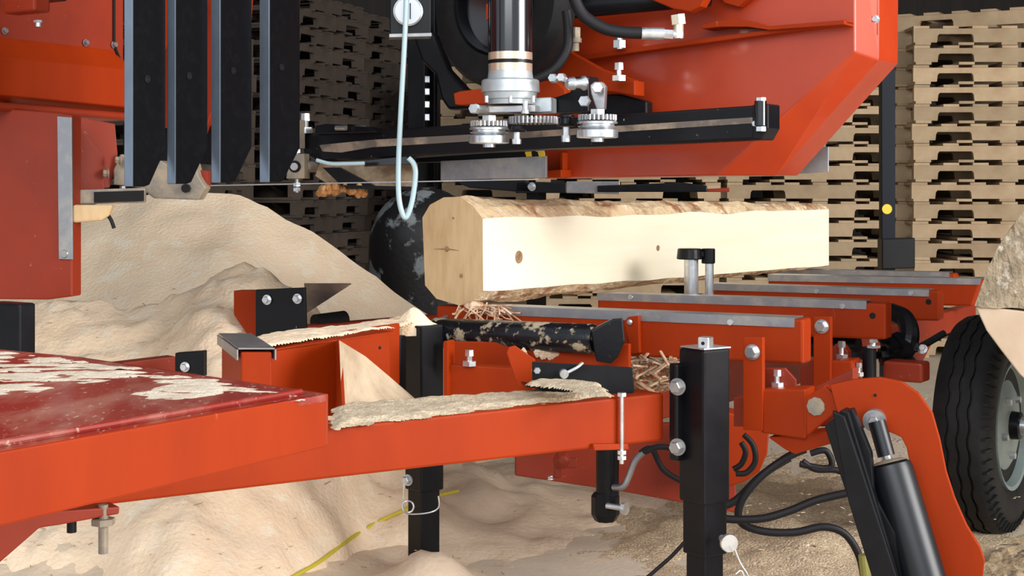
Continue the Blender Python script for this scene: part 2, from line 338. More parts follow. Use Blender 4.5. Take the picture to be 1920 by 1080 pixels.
# black bracket on tongue & gusset
pl = VPl(1100, 3.68, 8)
part(bed, 'hinge_bracket', BLACK, pl, [(998, 678), (1186, 689), (1190, 732), (1182, 745), (1120, 742), (998, 725)], .006, .002)
bm = new(); loft(bm, [[pl.on(1182, 742), pl.on(1120, 743)+pl.n*0, pl.on(985, 722)+pl.n*0, pl.on(985, 722)+pl.n*.07, pl.on(1182, 745)+pl.n*.07], [p-Z*.004 for p in (pl.on(1182, 742), pl.on(1120, 743), pl.on(985, 722), pl.on(985, 722)+pl.n*.07, pl.on(1182, 745)+pl.n*.07)]]); mkobj('bracket_foot', bm, BLACK, bed)
bolt(bed, 1006, 694, 3.67, 7, -pl.n)
bm = new(); tube(bm, [pl.on(1092, 681)-Z*.0, pl.on(1080, 688)-pl.n*.012, pl.on(1062, 697)-pl.n*.015], .004, 8); lathe(bm, pl.on(1056, 700)-pl.n*.002, -pl.n, [(0, .012), (.014, .011)], 14); mkobj('spring_handle', bm, ZINC, bed, smooth=True)
part(bed, 'gusset', ORANGE, VPl(980, 3.75, 8), [(950, 662), (954, 651), (966, 648), (1004, 674), (998, 735), (975, 740)], .008, .002)
# left end: short cross piece and its rail
pl = VPl(510, 3.5, 20)
part(bed, 'end_bunk', ORANGE, pl, [(452, 660), (510, 660), (510, 760), (452, 760)], .36, .004, vec=Vector((-.31, .95, 0)))
bm = new(); a0 = pl.on(446, 655)-pl.n*.006; a1 = pl.on(514, 655)-pl.n*.006; v = Vector((-.31, .95, 0))*.37
for s in (0,):
    loft(bm, [[a0, a1, a1+v, a0+v], [p+Z*.004 for p in (a0, a1, a1+v, a0+v)]])
    loft(bm, [[a1-Z*.025, a1-Z*.025+pl.t*.004, a1+pl.t*.004, a1], [p+v for p in (a1-Z*.025, a1-Z*.025+pl.t*.004, a1+pl.t*.004, a1)]])
    loft(bm, [[a0-Z*.025-pl.t*.004, a0-Z*.025, a0, a0-pl.t*.004], [p+v for p in (a0-Z*.025-pl.t*.004, a0-Z*.025, a0, a0-pl.t*.004)]])
lab(mkobj('wear_cap', bm, STEEL, bed, .001), 'bare steel channel cap over the orange bunk')
pl = VPl(600, 3.75, 50)
part(bed, 'side_rail', ORANGE, pl, [(508, 655), (732, 622), (732, 720), (640, 780), (508, 780)], .012, .003)
part(bed, 'side_rail', ORANGE, pl.back(.10), [(508, 640), (750, 606), (750, 720), (508, 740)], .012, .003)
bm = new(); p0, p1 = pl.on(508, 655), pl.on(740, 621); n_ = pl.n*.115
loft(bm, [[p0, p1, p1+n_, p0+n_], [p-Z*.006 for p in (p0, p1, p1+n_, p0+n_)]]); mkobj('side_rail_top', bm, ORANGE, bed)
bm = new(); lathe(bm, pl.on(712, 652)-pl.n*.001, pl.n, [(0, .0045), (.002, .0045)], 12); mkobj('bolt_hole', bm, HOLE, bed)
# brace flange + slide chute of wood dust
part(bed, 'brace_plate', ORANGE, VPl(636, 3.62, 100), [(628, 640), (634, 636), (641, 760), (640, 790), (628, 790)], .008, .001)
bm = new(); q0 = [P(636, 638, 3.62), P(642, 790, 3.52), P(720, 790, 3.6), P(800, 775, 3.8), P(772, 742, 3.85), P(735, 710, 3.82), P(685, 668, 3.75)]
loft(bm, [q0, [p+Vector((.02, .06, -.03)) for p in q0]]); o = mkobj('dusty_gusset', bm, mat('dust_coated_plate', (.60, .46, .31), .9, 0, (.42, .30, .2), 8, .4, .66, bump=.3, bscale=50), bed)
lab(o, 'triangular gusset plate coated with sawdust')
# black plate and scraper at back left
pl = VPl(520, 4.6, -20)
part(bed, 'stop_bracket', ORANGE, pl.back(.02), [(438, 545), (482, 545), (482, 640), (462, 625), (438, 590)], .05, .002)
part(bed, 'stop_plate', BLACKDUST, pl, [(479, 543), (571, 539), (574, 628), (479, 637)], .012, .002)
for x, y in ((501, 562), (558, 560)): bolt(bed, x, y, pl.d(x)-.004, 7, -pl.n)
bm = new(); s0 = [P(570, 531, 4.7), P(658, 531, 4.65), P(625, 548, 4.9), P(575, 585, 4.9)]
loft(bm, [s0, [p+Vector((0, .01, -.004)) for p in s0]]); mkobj('scraper_blade', bm, STEEL, bed)
part(bed, 'far_rail', ORANGED, VPl(700, 4.9, 46), [(560, 612), (830, 590), (830, 606), (560, 640)], .05, .003)
bm = new(); lathe(bm, P(590, 604, 4.8), Vector((.7, .7, 0)), [(0, .025), (.12, .03), (.13, .01)], 16); mkobj('rubber_buffer', bm, RUBBER, bed, smooth=True)
part(bed, 'far_rail', ORANGED, VPl(250, 4.3, 40), [(130, 692), (330, 668), (330, 702), (130, 720)], .05, .003)
pl = VPl(355, 4.25, -10)
part(bed, 'clip_plate', BLACK, pl, [(328, 662), (381, 658), (381, 706), (328, 706)], .03, .002); bolt(bed, 347, 688, pl.d(347)-.003, 7, -pl.n)
bm = new(); obox(bm, 36, 570, 690, 3.6, .12, .05); mkobj('rail_end', bm, BLACK, bed, .006)
# bunks
def bunk(px, d, face, strip, th, ang=-28, hole=None, screws=()):
    pl = VPl(px, d, ang); o = part(bed, 'bunk', ORANGE, pl, face, th, .007)
    bm = new(); s = [pl.on(*q)-pl.n*.003 for q in strip]; loft(bm, [s, [p+pl.n*.003 for p in s]])
    t0, t1 = s[0], s[1]; loft(bm, [[t0, t1, t1+pl.n*(th+.004), t0+pl.n*(th+.004)], [p+Z*.003 for p in (t0, t1, t1+pl.n*(th+.004), t0+pl.n*(th+.004))]])
    mkobj('wear_strip', bm, STEEL, o)
    if hole:
        bm = new(); lathe(bm, pl.on(*hole)-pl.n*.001, pl.n, [(0, .0095), (.003, .0095)], 16); mkobj('bolt_hole', bm, HOLE, o)
    for x, y in screws:
        bm = new(); lathe(bm, pl.on(x, y)-pl.n*.004, -pl.n, [(0, .009), (.003, .008)], 14); mkobj('screw', bm, ZINC, o)
    return pl, o
b1, ob = bunk(1505, 3.92, [(818, 573), (1506, 599), (1506, 683), (818, 652)], [(900, 574), (1490, 598), (1490, 614), (900, 589)], .075, screws=((1370, 604),))
part(bed, 'hinge_plate', ORANGE, b1.back(-.02), [(1170, 604), (1178, 594), (1197, 592), (1199, 662), (1184, 664)], .018, .002); bolt(bed, 1181, 604, b1.d(1181)-.03, 4)
b2, ob = bunk(1661, 4.45, [(1120, 554), (1661, 569), (1661, 637), (1120, 618)], [(1120, 551), (1625, 566), (1625, 580), (1120, 563)], .075, hole=(1636, 592), screws=((1183, 557), (1580, 574)))
b3, ob = bunk(1760, 4.95, [(1335, 535), (1761, 545), (1761, 602), (1335, 590)], [(1335, 533), (1742, 545), (1742, 556), (1335, 544)], .075, hole=(1741, 566), screws=((1531, 546), (1708, 550)))
b4, ob = bunk(1840, 5.6, [(1440, 518), (1840, 525), (1822, 574), (1440, 566)], [(1440, 516), (1840, 524), (1837, 534), (1440, 527)], .075)
b5, ob = bunk(1790, 6.3, [(1480, 507), (1790, 513), (1792, 524), (1480, 522)], [(1440, 505), (1780, 512), (1780, 522), (1440, 519)], .075)
# bunk hangers: flat bars, rail ends, adjusting bolts
pl = VPl(1411, 3.82, -28)
part(bed, 'hanger_bar', ORANGE, pl, [(1393, 633), (1430, 633), (1430, 808), (1393, 806)], .02, .002); bolt(bed, 1411, 660, pl.d(1411)-.004, 11, -pl.n)
part(bed, 'rail_end', ORANGE, pl.back(.012), [(1426, 730), (1510, 730), (1510, 824), (1426, 812)], .09, .005)
vbolt(bed, 1457, 693, 727, 3.86, 8)
part(bed, 'rail_web', ORANGED, pl.back(.10), [(1375, 745), (1500, 740), (1600, 690), (1600, 745), (1560, 800), (1375, 800)], .05, .003)
part(bed, 'rail_gusset', ORANGED, pl.back(.08), [(1425, 690), (1472, 690), (1492, 712), (1492, 732), (1425, 735)], .01, .002)
part(bed, 'lower_gusset', ORANGE, pl.back(.03), [(1440, 820), (1572, 805), (1572, 828), (1490, 852), (1470, 842)], .08, .003)
pl = VPl(1541, 4.3, -28)
part(bed, 'hanger_bar', ORANGE, pl, [(1525, 594), (1558, 594), (1557, 735), (1525, 735)], .02, .002); bolt(bed, 1541, 612, pl.d(1541)-.004, 10, -pl.n)
part(bed, 'rail_end', ORANGE, pl.back(.012), [(1556, 676), (1598, 676), (1600, 722), (1556, 722)], .09, .005)
part(bed, 'rail_web', ORANGED, pl.back(.12), [(1500, 690), (1575, 640), (1590, 660), (1590, 720), (1500, 730)], .04, .003)
vbolt(bed, 1578, 640, 674, 4.36, 7.5)
vbolt(bed, 1610, 680, 705, 4.3, 6)
pl = VPl(1540, 3.72, -28)
part(bed, 'pivot_plate', ORANGE, pl, [(1510, 745), (1545, 722), (1568, 745), (1570, 770), (1512, 818)], .03, .003)
bm = new(); lathe(bm, pl.on(1530, 762)-pl.n*.001, -pl.n, [(0, .024), (.003, .023)], 9); mkobj('worn_pivot', bm, DUSTSTEEL, bed)
# inner frame panels and rails seen through the bed
pl = VPl(900, 4.02, -20)
part(bed, 'cross_frame', ORANGE, pl, [(832, 683), (1010, 694), (1010, 780), (832, 780)], .06, .003)
part(bed, 'cross_frame', ORANGE, pl.back(.14), [(832, 640), (1180, 645), (1180, 700), (832, 695)], .02, .003)
part(bed, 'frame_upright', ORANGE, pl.back(-.02), [(831, 640), (840, 640), (840, 775), (831, 775)], .05, .002)
vbolt(bed, 880, 656, 686, 4.03, 9)
part(bed, 'lower_panel', ORANGED, VPl(1100, 4.35, 5), [(966, 800), (1380, 790), (1380, 962), (1180, 924), (966, 892)], .02, .004)
part(bed, 'lower_panel', ORANGE, VPl(1400, 4.2, 5), [(1350, 770), (1445, 790), (1440, 850), (1425, 885), (1395, 905), (1350, 918)], .15, .006)
part(bed, 'long_rail', ORANGED, VPl(1230, 4.5, 57), [(1190, 700), (1500, 640), (1700, 600), (1700, 655), (1500, 720), (1190, 800)], .08, .004)
part(bed, 'long_rail', ORANGED, VPl(1700, 5.0, 62), [(1690, 610), (1830, 570), (1830, 600), (1750, 640), (1720, 700), (1690, 720)], .05, .004)
bm = new(); lathe(bm, P(1052, 862, 4.2), Vector((.2, -1, .1)), [(0, .02), (.015, .03), (.03, .012)], 6)
box(bm, P(1045, 880, 4.19), .02, .015, .05); box(bm, P(1072, 868, 4.19), .03, .015, .03); mkobj('wing_nut', bm, ORANGED, bed, .004)
bolt(bed, 1032, 899, 4.18, 5, Z, m=ZINC)
# hydraulic cluster between the third bunk and the wheel
bm = new(); tube(bm, [P(1668, 585, 4.7), P(1698, 600, 4.65), P(1705, 635, 4.6), P(1690, 662, 4.6), P(1650, 668, 4.6)], .03, 10)
for x, y in ((1650, 620), (1690, 645), (1672, 655), (1700, 690 - 15), (1665, 640)): cyl(bm, P(x-10, y-12, 4.62), P(x+12, y+14, 4.55), .022, 8)
mkobj('hose_cluster', bm, BLACK, bed)
bm = new(); cyl(bm, P(1630, 650, 4.35), P(1630, 712, 4.35), .02, 14); mkobj('clamp_cylinder', bm, BLACK, bed, smooth=True); vbolt(bed, 1637, 636, 652, 4.33, 9)
vbolt(bed, 1708, 610, 632, 4.9, 6); bolt(bed, 1730, 655, 4.6, 7, Vector((-.4, -.8, .5)))
bm = new(); tube(bm, [P(1600, 668, 4.5), P(1700, 660, 4.8), P(1770, 625, 4.9)], .012, 8); mkobj('brake_line', bm, HOSE, bed)
bm = new(); box(bm, P(1700, 695, 4.5), .12, .08, .06, UB); mkobj('axle_block', bm, ORANGED, bed, .008)
bm = new(); cyl(bm, P(1610, 650, 4.6), P(1500, 648, 4.7), .035, 14); mkobj('axle_beam', bm, BLACK, bed, smooth=True)
# lift arm + cylinder
pl = VPl(1640, 3.66, -20)
arm = part(bed, 'loader_arm', ORANGE, pl, [(1556, 722), (1600, 712), (1648, 708), (1690, 716), (1722, 738), (1748, 775), (1762, 825), (1774, 885), (1790, 935), (1812, 985), (1838, 1028), (1846, 1052), (1838, 1130), (1770, 1160), (1748, 1090), (1735, 1030), (1722, 960), (1708, 880), (1700, 840), (1690, 820), (1670, 811), (1625, 800), (1600, 812), (1580, 790), (1568, 768)], .022, .002)
bm = new(); q_ = pl.on(1641, 786); lathe(bm, q_, -pl.n, [(0, .027), (.03, .027)], 24); hexbolt(bm, q_-pl.n*.0305, -pl.n, .0135, .014); mkobj('pivot_pin', bm, STEEL, arm)
bm = new(); lathe(bm, pl.on(1641, 741)-pl.n*.001, -pl.n, [(0, .004), (.001, .004)], 10); mkobj('bolt_hole', bm, HOLE, arm)
CYLM = mat('satin_black_cylinder', (.006, .007, .010), .38, spec=.45)
kd = 3.60
bm = new(); cyl(bm, P(1644, 790, kd+.02), P(1662, 855, kd), .021, 18); mkobj('rod_clevis', bm, CYLM, bed, smooth=True)
bm = new(); cyl(bm, P(1660, 850, kd), P(1666, 872, kd), .012, 18); mkobj('piston_rod', bm, ZINC, bed, smooth=True)
bm = new(); ax = P(1760, 1180, 3.5)-P(1668, 868, kd); lathe(bm, P(1668, 868, kd), ax, [(0, .04), (.006, .05), (.02, .052), (ax.length, .052)], 36); mkobj('lift_cylinder', bm, CYLM, bed, smooth=True)
bm = new(); lathe(bm, P(1666, 862, kd), ax, [(0, .03), (.008, .046)], 28); mkobj('cylinder_gland', bm, DUSTSTEEL, bed, smooth=True)
pl = VPl(1600, 3.55, -25)
part(bed, 'link_bar', BLACK, pl, [(1546, 800), (1578, 768), (1590, 772), (1690, 1100), (1650, 1100), (1626, 1050)], .05, .003)
part(bed, 'link_bar', BLACK, pl.back(.02), [(1575, 772), (1598, 766), (1632, 850), (1640, 930), (1690, 1020), (1720, 1100), (1680, 1100)], .03, .003)
part(bed, 'link_bar', BLACK, pl.back(-.02), [(1560, 770), (1582, 780), (1690, 1110), (1640, 1100), (1590, 940)], .02, .003)
# hoses
def hose(pts, d, r=.0085, root=None, m=None, name='hydraulic_hose'):
    bm = new(); tube(bm, [P(a, b, d if len(q_) == 2 else q_[2]) for q_ in pts for a, b in [q_[:2]]], r, 10, 8); return mkobj(name, bm, m or HOSE, root, smooth=True)
hose([(1510, 842), (1475, 858), (1425, 895), (1390, 940), (1388, 978), (1430, 996), (1490, 998), (1545, 988), (1585, 1002), (1612, 1045), (1622, 1100)], 3.95, .0105, bed)
hose([(1350, 970), (1375, 974), (1430, 972), (1480, 958), (1530, 938), (1590, 924)], 3.9, .0105, bed)
hose([(1350, 950), (1380, 938), (1430, 890), (1480, 858)], 4.05, .011, bed)
hose([(1380, 888), (1400, 886), (1416, 865), (1412, 835), (1395, 815)], 4.02, .008, bed)
hose([(1375, 880), (1390, 870), (1398, 848), (1390, 830)], 4.05, .008, bed)
hose([(1200, 850), (1222, 842), (1245, 882), (1290, 908)], 4.0, .008, bed)
hose([(1208, 848), (1235, 838), (1275, 842)], 3.95, .008, bed)
hose([(1505, 865), (1530, 880), (1570, 882), (1600, 900)], 4.1, .009, bed)
hose([(1520, 850), (1548, 845), (1560, 870), (1545, 878), (1500, 870)], 4.1, .009, bed)
hose([(1285, 1015), (1262, 1040), (1240, 1060), (1205, 1090)], 3.85, .005, bed, name='sensor_cable')
bm = new(); cyl(bm, P(1619, 1040, 3.93), P(1624, 1090, 3.93), .014, 12); mkobj('hose_ferrule', bm, mat('olive_fitting', (.35, .33, .1), .4, .5), bed)
# roller at the bed's end
bm = new(); r0 = P(812, 622, 4.32); r1 = P(1118, 636, 4.02); lathe(bm, r0, r1-r0, [(0, .036), (.01, .041), ((r1-r0).length-.01, .041), ((r1-r0).length, .036)], 32); lab(mkobj('end_roller', bm, ROLLERM, bed, smooth=True), 'black roller caked with wet sawdust')
bm = new(); prism(bm, VPl(1140, 3.98, 0), [(1108, 620), (1130, 608), (1150, 598), (1168, 597), (1172, 640), (1160, 668), (1146, 682), (1118, 678)], .03); mkobj('roller_bracket', bm, BLACKDUST, bed, .004)
bm = new(); tube(bm, [P(812, 606, 4.35), P(845, 590, 4.45), P(880, 580, 4.5)], .006, 8); mkobj('tie_rod', bm, STEEL, bed)
# side stop cylinders in front of the cant
bm = new(); cyl(bm, P(1296, 560, 5.0), P(1296, 480, 5.0), .024, 24); mkobj('stop_cylinder', bm, ZINC, bed, smooth=True)
bm = new(); cyl(bm, P(1330, 560, 5.0), P(1330, 485, 5.0), .0145, 20); mkobj('stop_cylinder', bm, ZINC, bed, smooth=True)
bm = new(); cyl(bm, P(1293, 486, 5.0), P(1293, 466, 5.0), .044, 24, .04); cyl(bm, P(1328, 494, 5.0), P(1328, 466, 5.0), .023, 20); box(bm, P(1312, 476, 5.0), .06, .03, .02); mkobj('stop_cap', bm, BLACKDUST, bed, .003)
# far clamp behind cant
pl = VPl(1000, 6.2, -5)
part(bed, 'clamp_arm', BLACK, pl, [(850, 340), (985, 338), (1000, 362), (880, 352)], .06, .004)
part(bed, 'clamp_arm', BLACK, pl, [(968, 340), (1062, 342), (1062, 362), (966, 362)], .05, .004)
part(bed, 'clamp_plate', STEEL, pl, [(1062, 340), (1162, 340), (1162, 364), (1062, 362)], .02, .002)
part(bed, 'clamp_arm', BLACK, pl.back(-.01), [(1120, 348), (1280, 342), (1326, 348), (1326, 360), (1120, 360)], .04, .004)
part(bed, 'clamp_tip', ORANGED, pl, [(1326, 354), (1368, 352), (1368, 360), (1326, 360)], .03, .002)
bolt(bed, 998, 350, 6.15, 6)
bm = new(); obox(bm, 1010, 355, None, 6.25, .06, .06); mkobj('clamp_post', bm, BLACK, bed)
# wheel (a part of the bed's running gear)
wa = A; UW = Vector((math.cos(wa), math.sin(wa), 0)); NW = Vector((math.sin(wa), -math.cos(wa), 0))
wc = P(1905, 795, 4.72); wc.z = .345
def wring(c, r, n=96, zig=0, ph=0):
    return [c+UW*math.cos(2*math.pi*i/n)*r+Z*math.sin(2*math.pi*i/n)*r+NW*(zig*(1 if (i//2) % 2 else -1)) for i in range(n)]
bm = new(); tw = .17; R = .345
prof = [(-tw, .21), (-tw-.012, .27), (-tw+.002, .325), (-tw+.02, .338)]
rings = [(t, r, 0) for t, r in prof]
for k in range(4):
    c = -tw+.02+(k+.5)*(.13/4)+.0
    if k > 0: rings += [(c-.021+.002, .344, .003), (c-.019, .334, .003), (c-.013, .334, .003), (c-.011, .344, .003)]
rings += [(-.025, .340, 0), (-.008, .325, 0), (.0, .30, 0), (.004, .265, 0), (-.004, .22, 0), (-.016, .20, 0), (-.03, .195, 0)]
loft(bm, [wring(wc+NW*t, r, 96, z_) for t, r, z_ in rings], caps=True)
for i in range(60):
    a = 2*math.pi*i/60; c = wc+UW*math.cos(a)*.318+Z*math.sin(a)*.318+NW*(-.004); rd = UW*math.cos(a)+Z*math.sin(a); tg = rd.cross(NW)
    box(bm, c, .034, .008, .014, ((rd*.9-NW*.4).normalized(), tg, rd.cross(tg)))
wheel = mkobj('wheel_tyre', bm, RUBBER, bed, smooth=True)
bm = new(); loft(bm, [wring(wc+NW*t, r, 48) for t, r in ((-.02, .205), (-.003, .204), (-.006, .192), (-.03, .182), (-.035, .15), (-.018, .12), (-.012, .06), (-.012, .001))], caps=False); mkobj('wheel_rim', bm, RIMM, bed, smooth=True)
for i in range(5):
    a = 2*math.pi*i/5+.9; bm = new(); c = wc+(UW*math.cos(a)+Z*math.sin(a))*.095+NW*-.016; loft(bm, [ring(c, NW, .013, 6), ring(c+NW*.016, NW, .011, 6)]); mkobj('lug_nut', bm, ZINC, bed)
bm = new(); lathe(bm, wc-NW*.015, NW, [(0, .045), (.03, .043), (.033, .03)], 24); mkobj('hub', bm, BLACK, bed, smooth=True)
bm = new(); lathe(bm, wc+NW*.018, NW, [(0, .03), (.035, .028), (.045, .018)], 24); mkobj('hub_cap', bm, ZINC, bed, smooth=True)
for o_ in [o for o in C.objects if o.name.startswith(('wheel_rim', 'lug_nut', 'hub'))]: o_.parent = wheel

# ---------- saw head ----------
head = thing('saw_head', 'orange band saw head with black guide rail and chain driven rollers over the cant', 'saw head', (0.1, 4.4, 0))
HR = VPl(1000, 4.6, -33)
fr = [(1000, -160), (1603, -160), (1603, 97), (1345, 329), (1022, 335), (1022, 288), (1000, 200)]
re = [(1000, -160), (1650, -160), (1648, 112), (1455, 329), (1022, 335), (1022, 288), (1000, 200)]
bm = new(); hb = HR.back(.09); ra = [HR.on(*q) for q in fr]; rb = [hb.on(*q) for q in re]; rc = [p+hb.n*.16 for p in rb]
loft(bm, [ra, rb, rc]); hs = mkobj('blade_housing', bm, ORANGEH, head, .004)
bm = new(); g0 = [hb.on(*q)-HR.n*.004 for q in ((1647, 70), (1645, 114), (1538, 232), (1534, 230), (1641, 112), (1643, 70))]; loft(bm, [g0, [p+HR.n*.006 for p in g0]]); mkobj('door_seam', bm, HOLE, hs)
bm = new(); g0 = [hb.on(*q)-HR.n*.008 for q in ((1634, -60), (1647, -60), (1647, 66), (1634, 62))]; loft(bm, [g0, [p+HR.n*.01 for p in g0]]); mkobj('hinge', bm, ORANGE, hs)
bolt(hs, 1642, 36, hb.d(1642)-.015, 6)
def ledge(pts, out, m=ORANGE, name='stiffener', base=HR):
    bm = new(); a = [base.on(*q) for q in pts]; loft(bm, [a, [p-base.n*out for p in a]]); return mkobj(name, bm, m, head, .001)
ledge([(1068, 112), (1200, 92), (1600, 40), (1600, 47), (1200, 101), (1068, 121)], .05)
ledge([(1335, 50), (1362, 44), (1402, 38), (1425, 44), (1460, 53), (1600, 42), (1600, 50), (1460, 60), (1420, 54), (1370, 54), (1335, 58)], .07)
ledge([(1330, -40), (1450, -60), (1450, -30), (1395, 15), (1370, 8)], .04)
part(head, 'mount_bracket', ORANGE, HR.back(-.12), [(1060, 85), (1070, 98), (1125, 128), (1190, 150), (1190, 178), (1125, 166), (1030, 180), (1000, 165), (1000, 60), (1048, 40)], .03, .003)
part(head, 'mount_flange', ORANGE, HR.back(-.15), [(1125, 150), (1190, 151), (1190, 179), (1150, 172), (1125, 170)], .06, .003)
vbolt(head, 1160, 118, 152, 4.2, 9)
bm = new(); cc = P(1161, 62, 4.35); cyl(bm, cc, P(1161, 92, 4.35), .011, 12); loft(bm, [ring(P(1161, 76, 4.35), Z, .02, 6), ring(P(1161, 90, 4.35), Z, .02, 6)]); mkobj('bolt', bm, ZINC, head)
part(head, 'foot_flange', ORANGE, HR.back(-.06), [(998, 322), (1052, 318), (1052, 333), (998, 334)], .06, .002)
part(head, 'foot_rib', ORANGE, HR.back(-.03), [(1050, 286), (1055, 286), (1055, 334), (1050, 334)], .03, .001)
part(head, 'wear_plate', BLACK, HR.back(-.10), [(1090, 178), (1160, 176), (1212, 190), (1212, 218), (1090, 218)], .04, .004)
# top arm
pl = HR.back(-.16)
part(head, 'tension_arm', ORANGE, pl, [(1180, -60), (1210, -5), (1262, 17), (1292, 22), (1314, 12), (1326, -10), (1330, -60)], .04, .004)
bm = new(); cyl(bm, P(985, 24, 4.42), P(1330, -8, 4.2), .03, 24); mkobj('tension_cylinder', bm, BLACK, head, smooth=True)
bm = new(); cyl(bm, P(985, 24, 4.40), P(1030, 20, 4.38), .018, 20); mkobj('cylinder_rod', bm, STEEL, head, smooth=True)
hose([(1072, -30), (1078, 0), (1095, 30), (1130, 52), (1165, 60), (1208, 62)], 4.1, .017, head)
bm = new(); cyl(bm, P(1203, 63, 4.1), P(1245, 64, 4.1), .018, 16); cyl(bm, P(1245, 64, 4.1), P(1262, 65, 4.1), .014, 6); cyl(bm, P(1262, 65, 4.1), P(1280, 65, 4.1), .013, 16); mkobj('hose_fitting', bm, ZINC, head, smooth=True)
bm = new(); cyl(bm, P(1272, 72, 4.1), P(1272, 44, 4.1), .0145, 16); cyl(bm, P(1272, 46, 4.1), P(1270, 28, 4.1), .021, 6); mkobj('elbow_fitting', bm, BRASS, head, smooth=True)
hose([(1062, 20), (1066, 60), (1062, 95), (1040, 128), (1010, 146), (985, 152)], 4.15, .014, head)
bm = new(); cyl(bm, P(1078, 52, 4.2), P(1078, 72, 4.2), .017, 6); cyl(bm, P(1078, 72, 4.2), P(1078, 80, 4.2), .019, 16); cyl(bm, P(1078, 80, 4.2), P(1078, 96, 4.2), .012, 16); mkobj('hose_fitting', bm, DUSTSTEEL, head)
# drive wheel
bm = new(); wd = Vector((-.66, -.75, 0)).normalized(); c0 = P(945, 5, 4.42)
lathe(bm, c0-wd*.05, wd, [(0, .15), (0, .235), (.02, .252), (.08, .252), (.10, .235), (.105, .19), (.10, .16), (.06, .15)], 64, caps=False); mkobj('drive_wheel_tyre', bm, RUBBER, head, smooth=True)
bm = new(); lathe(bm, c0-wd*.04, wd, [(0, .02), (0, .155), (.085, .155), (.09, .148), (.05, .14), (.03, .05), (.03, .001)], 64, caps=False); mkobj('drive_wheel_rim', bm, BLACKG, head, smooth=True)
part(head, 'wheel_guard', BLACK, VPl(820, 4.7, -20), [(770, 60), (812, 60), (840, 130), (872, 165), (905, 180), (905, 203), (840, 206), (826, 185), (815, 140), (790, 115)], .05, .01)
# orange cross bar behind gearbox
part(head, 'cross_bar', ORANGE, VPl(900, 4.28, -20), [(850, 175), (862, 171), (1040, 150), (1060, 168), (1060, 180), (1000, 190), (862, 197), (853, 196)], .06, .003)
part(head, 'top_tab', ORANGE, VPl(912, 4.2, -20), [(911, 8), (916, 6), (916, 36), (911, 38)], .03, .001)
# motor
mc = lambda y, d=4.02: P(957, y, d)
k = 4.02/F
def stack(root, name, m, px, d, prof, n=40):       # prof: list of (row, radius in px)
    kk = d/F; c = P(px, prof[0][0], d); bm = new(); lathe(bm, c, -Z, [((y-prof[0][0])*kk, r*kk) for y, r in prof], n); return mkobj(name, bm, m, root, smooth=True)
mo = stack(head, 'drive_motor', BLACKG, 957, 4.02, [(-90, 42), (99, 42)])
stack(head, 'motor_collar', BRASS, 957, 4.02, [(99, 41.5), (113, 41.5), (114, 39), (119, 39), (120, 41.5), (134, 41.5)])
stack(head, 'collar_clamp', BLACK, 957, 4.02, [(114, 42.5), (119, 42.5)])
stack(head, 'gearbox', ALU, 957, 4.02, [(134, 41), (148, 43), (149.5, 51), (152, 54), (173, 55), (174, 50), (186, 48), (187, 44), (196, 43)])
for x in (912, 957, 1000): stack(head, 'gearbox_screw', ZINC, x, 3.955, [(180, 4), (192, 4)], 10)
part(head, 'motor_plate', STEEL, VPl(957, 3.98, -12), [(886, 200), (1004, 196), (1004, 210), (886, 212)], .09, .002)
part(head, 'motor_plate', ALU, VPl(1000, 4.03, -12), [(985, 184), (1034, 182), (1034, 210), (985, 212)], .08, .003)
stack(head, 'stud', ZINC, 985, 3.93, [(190, 5.5), (206, 5.5), (207, 8), (213, 8)], 8)
bolt(head, 893, 205, 3.93, 10, Vector((-.5, -.85, .1)), washer=False, hd=.7)
bm = new(); cyl(bm, P(893, 205, 3.95), P(912, 206, 4.0), .012, 12); mkobj('pinch_bolt', bm, STEEL, head)
# roller stacks
def roller_stack(px, d, y0, s):
    o = stack(head, 'debarker_roller', ZINC, px, d, [(y0+22*s, 34*s), (y0+24*s, 37*s), (y0+27*s, 37*s), (y0+28*s, 31*s), (y0+31*s, 31*s), (y0+32*s, 36*s), (y0+34*s, 34*s), (y0+36*s, 28*s), (y0+38*s, 34*s), (y0+39*s, 38*s), (y0+52*s, 38*s), (y0+53*s, 35*s), (y0+54*s, 12*s), (y0+60*s, 12*s)])
    stack(head, 'roller_nut', ZINC, px, d-.0, [(y0+1*s, 14*s), (y0+11*s, 14*s)], 6)
    kk = d/F; c = P(px, y0+16*s, d); bm = new(); n = 26; r = []
    for i in range(n*2):
        a = math.pi*i/n; rr = (34 if i % 2 else 31)*s*kk; r.append((math.cos(a)*rr, math.sin(a)*rr))
    loft(bm, [[c+Vector((x, y, 4*s*kk)) for x, y in r], [c+Vector((x, y, -4*s*kk)) for x, y in r]])
    for i in range(n): a = 2*math.pi*(i+.5)/n; cyl(bm, c+Vector((math.cos(a)*33*s*kk, math.sin(a)*33*s*kk, 5*s*kk)), c+Vector((math.cos(a)*33*s*kk, math.sin(a)*33*s*kk, -5*s*kk)), 2.7*s*kk, 8)
    mkobj('chain_sprocket', bm, STEEL, head)
    return o
roller_stack(917, 3.98, 216, 1.0); roller_stack(1120, 3.88, 204, 1.03)
bm = new(); c = P(1000, 226, 4.0); kk = 4.0/F
for i in range(34):
    a = 2*math.pi*i/34; cyl(bm, c+Vector((math.cos(a)*44*kk, math.sin(a)*44*kk*1.0, 7*kk)), c+Vector((math.cos(a)*44*kk, math.sin(a)*44*kk, -6*kk)), 3.1*kk, 8)
lathe(bm, c+Z*5*kk, -Z, [(0, 38*kk), (.001, 43*kk), (.006, 43*kk), (.012, 38*kk)], 34); mkobj('chain_sprocket', bm, STEEL, head)
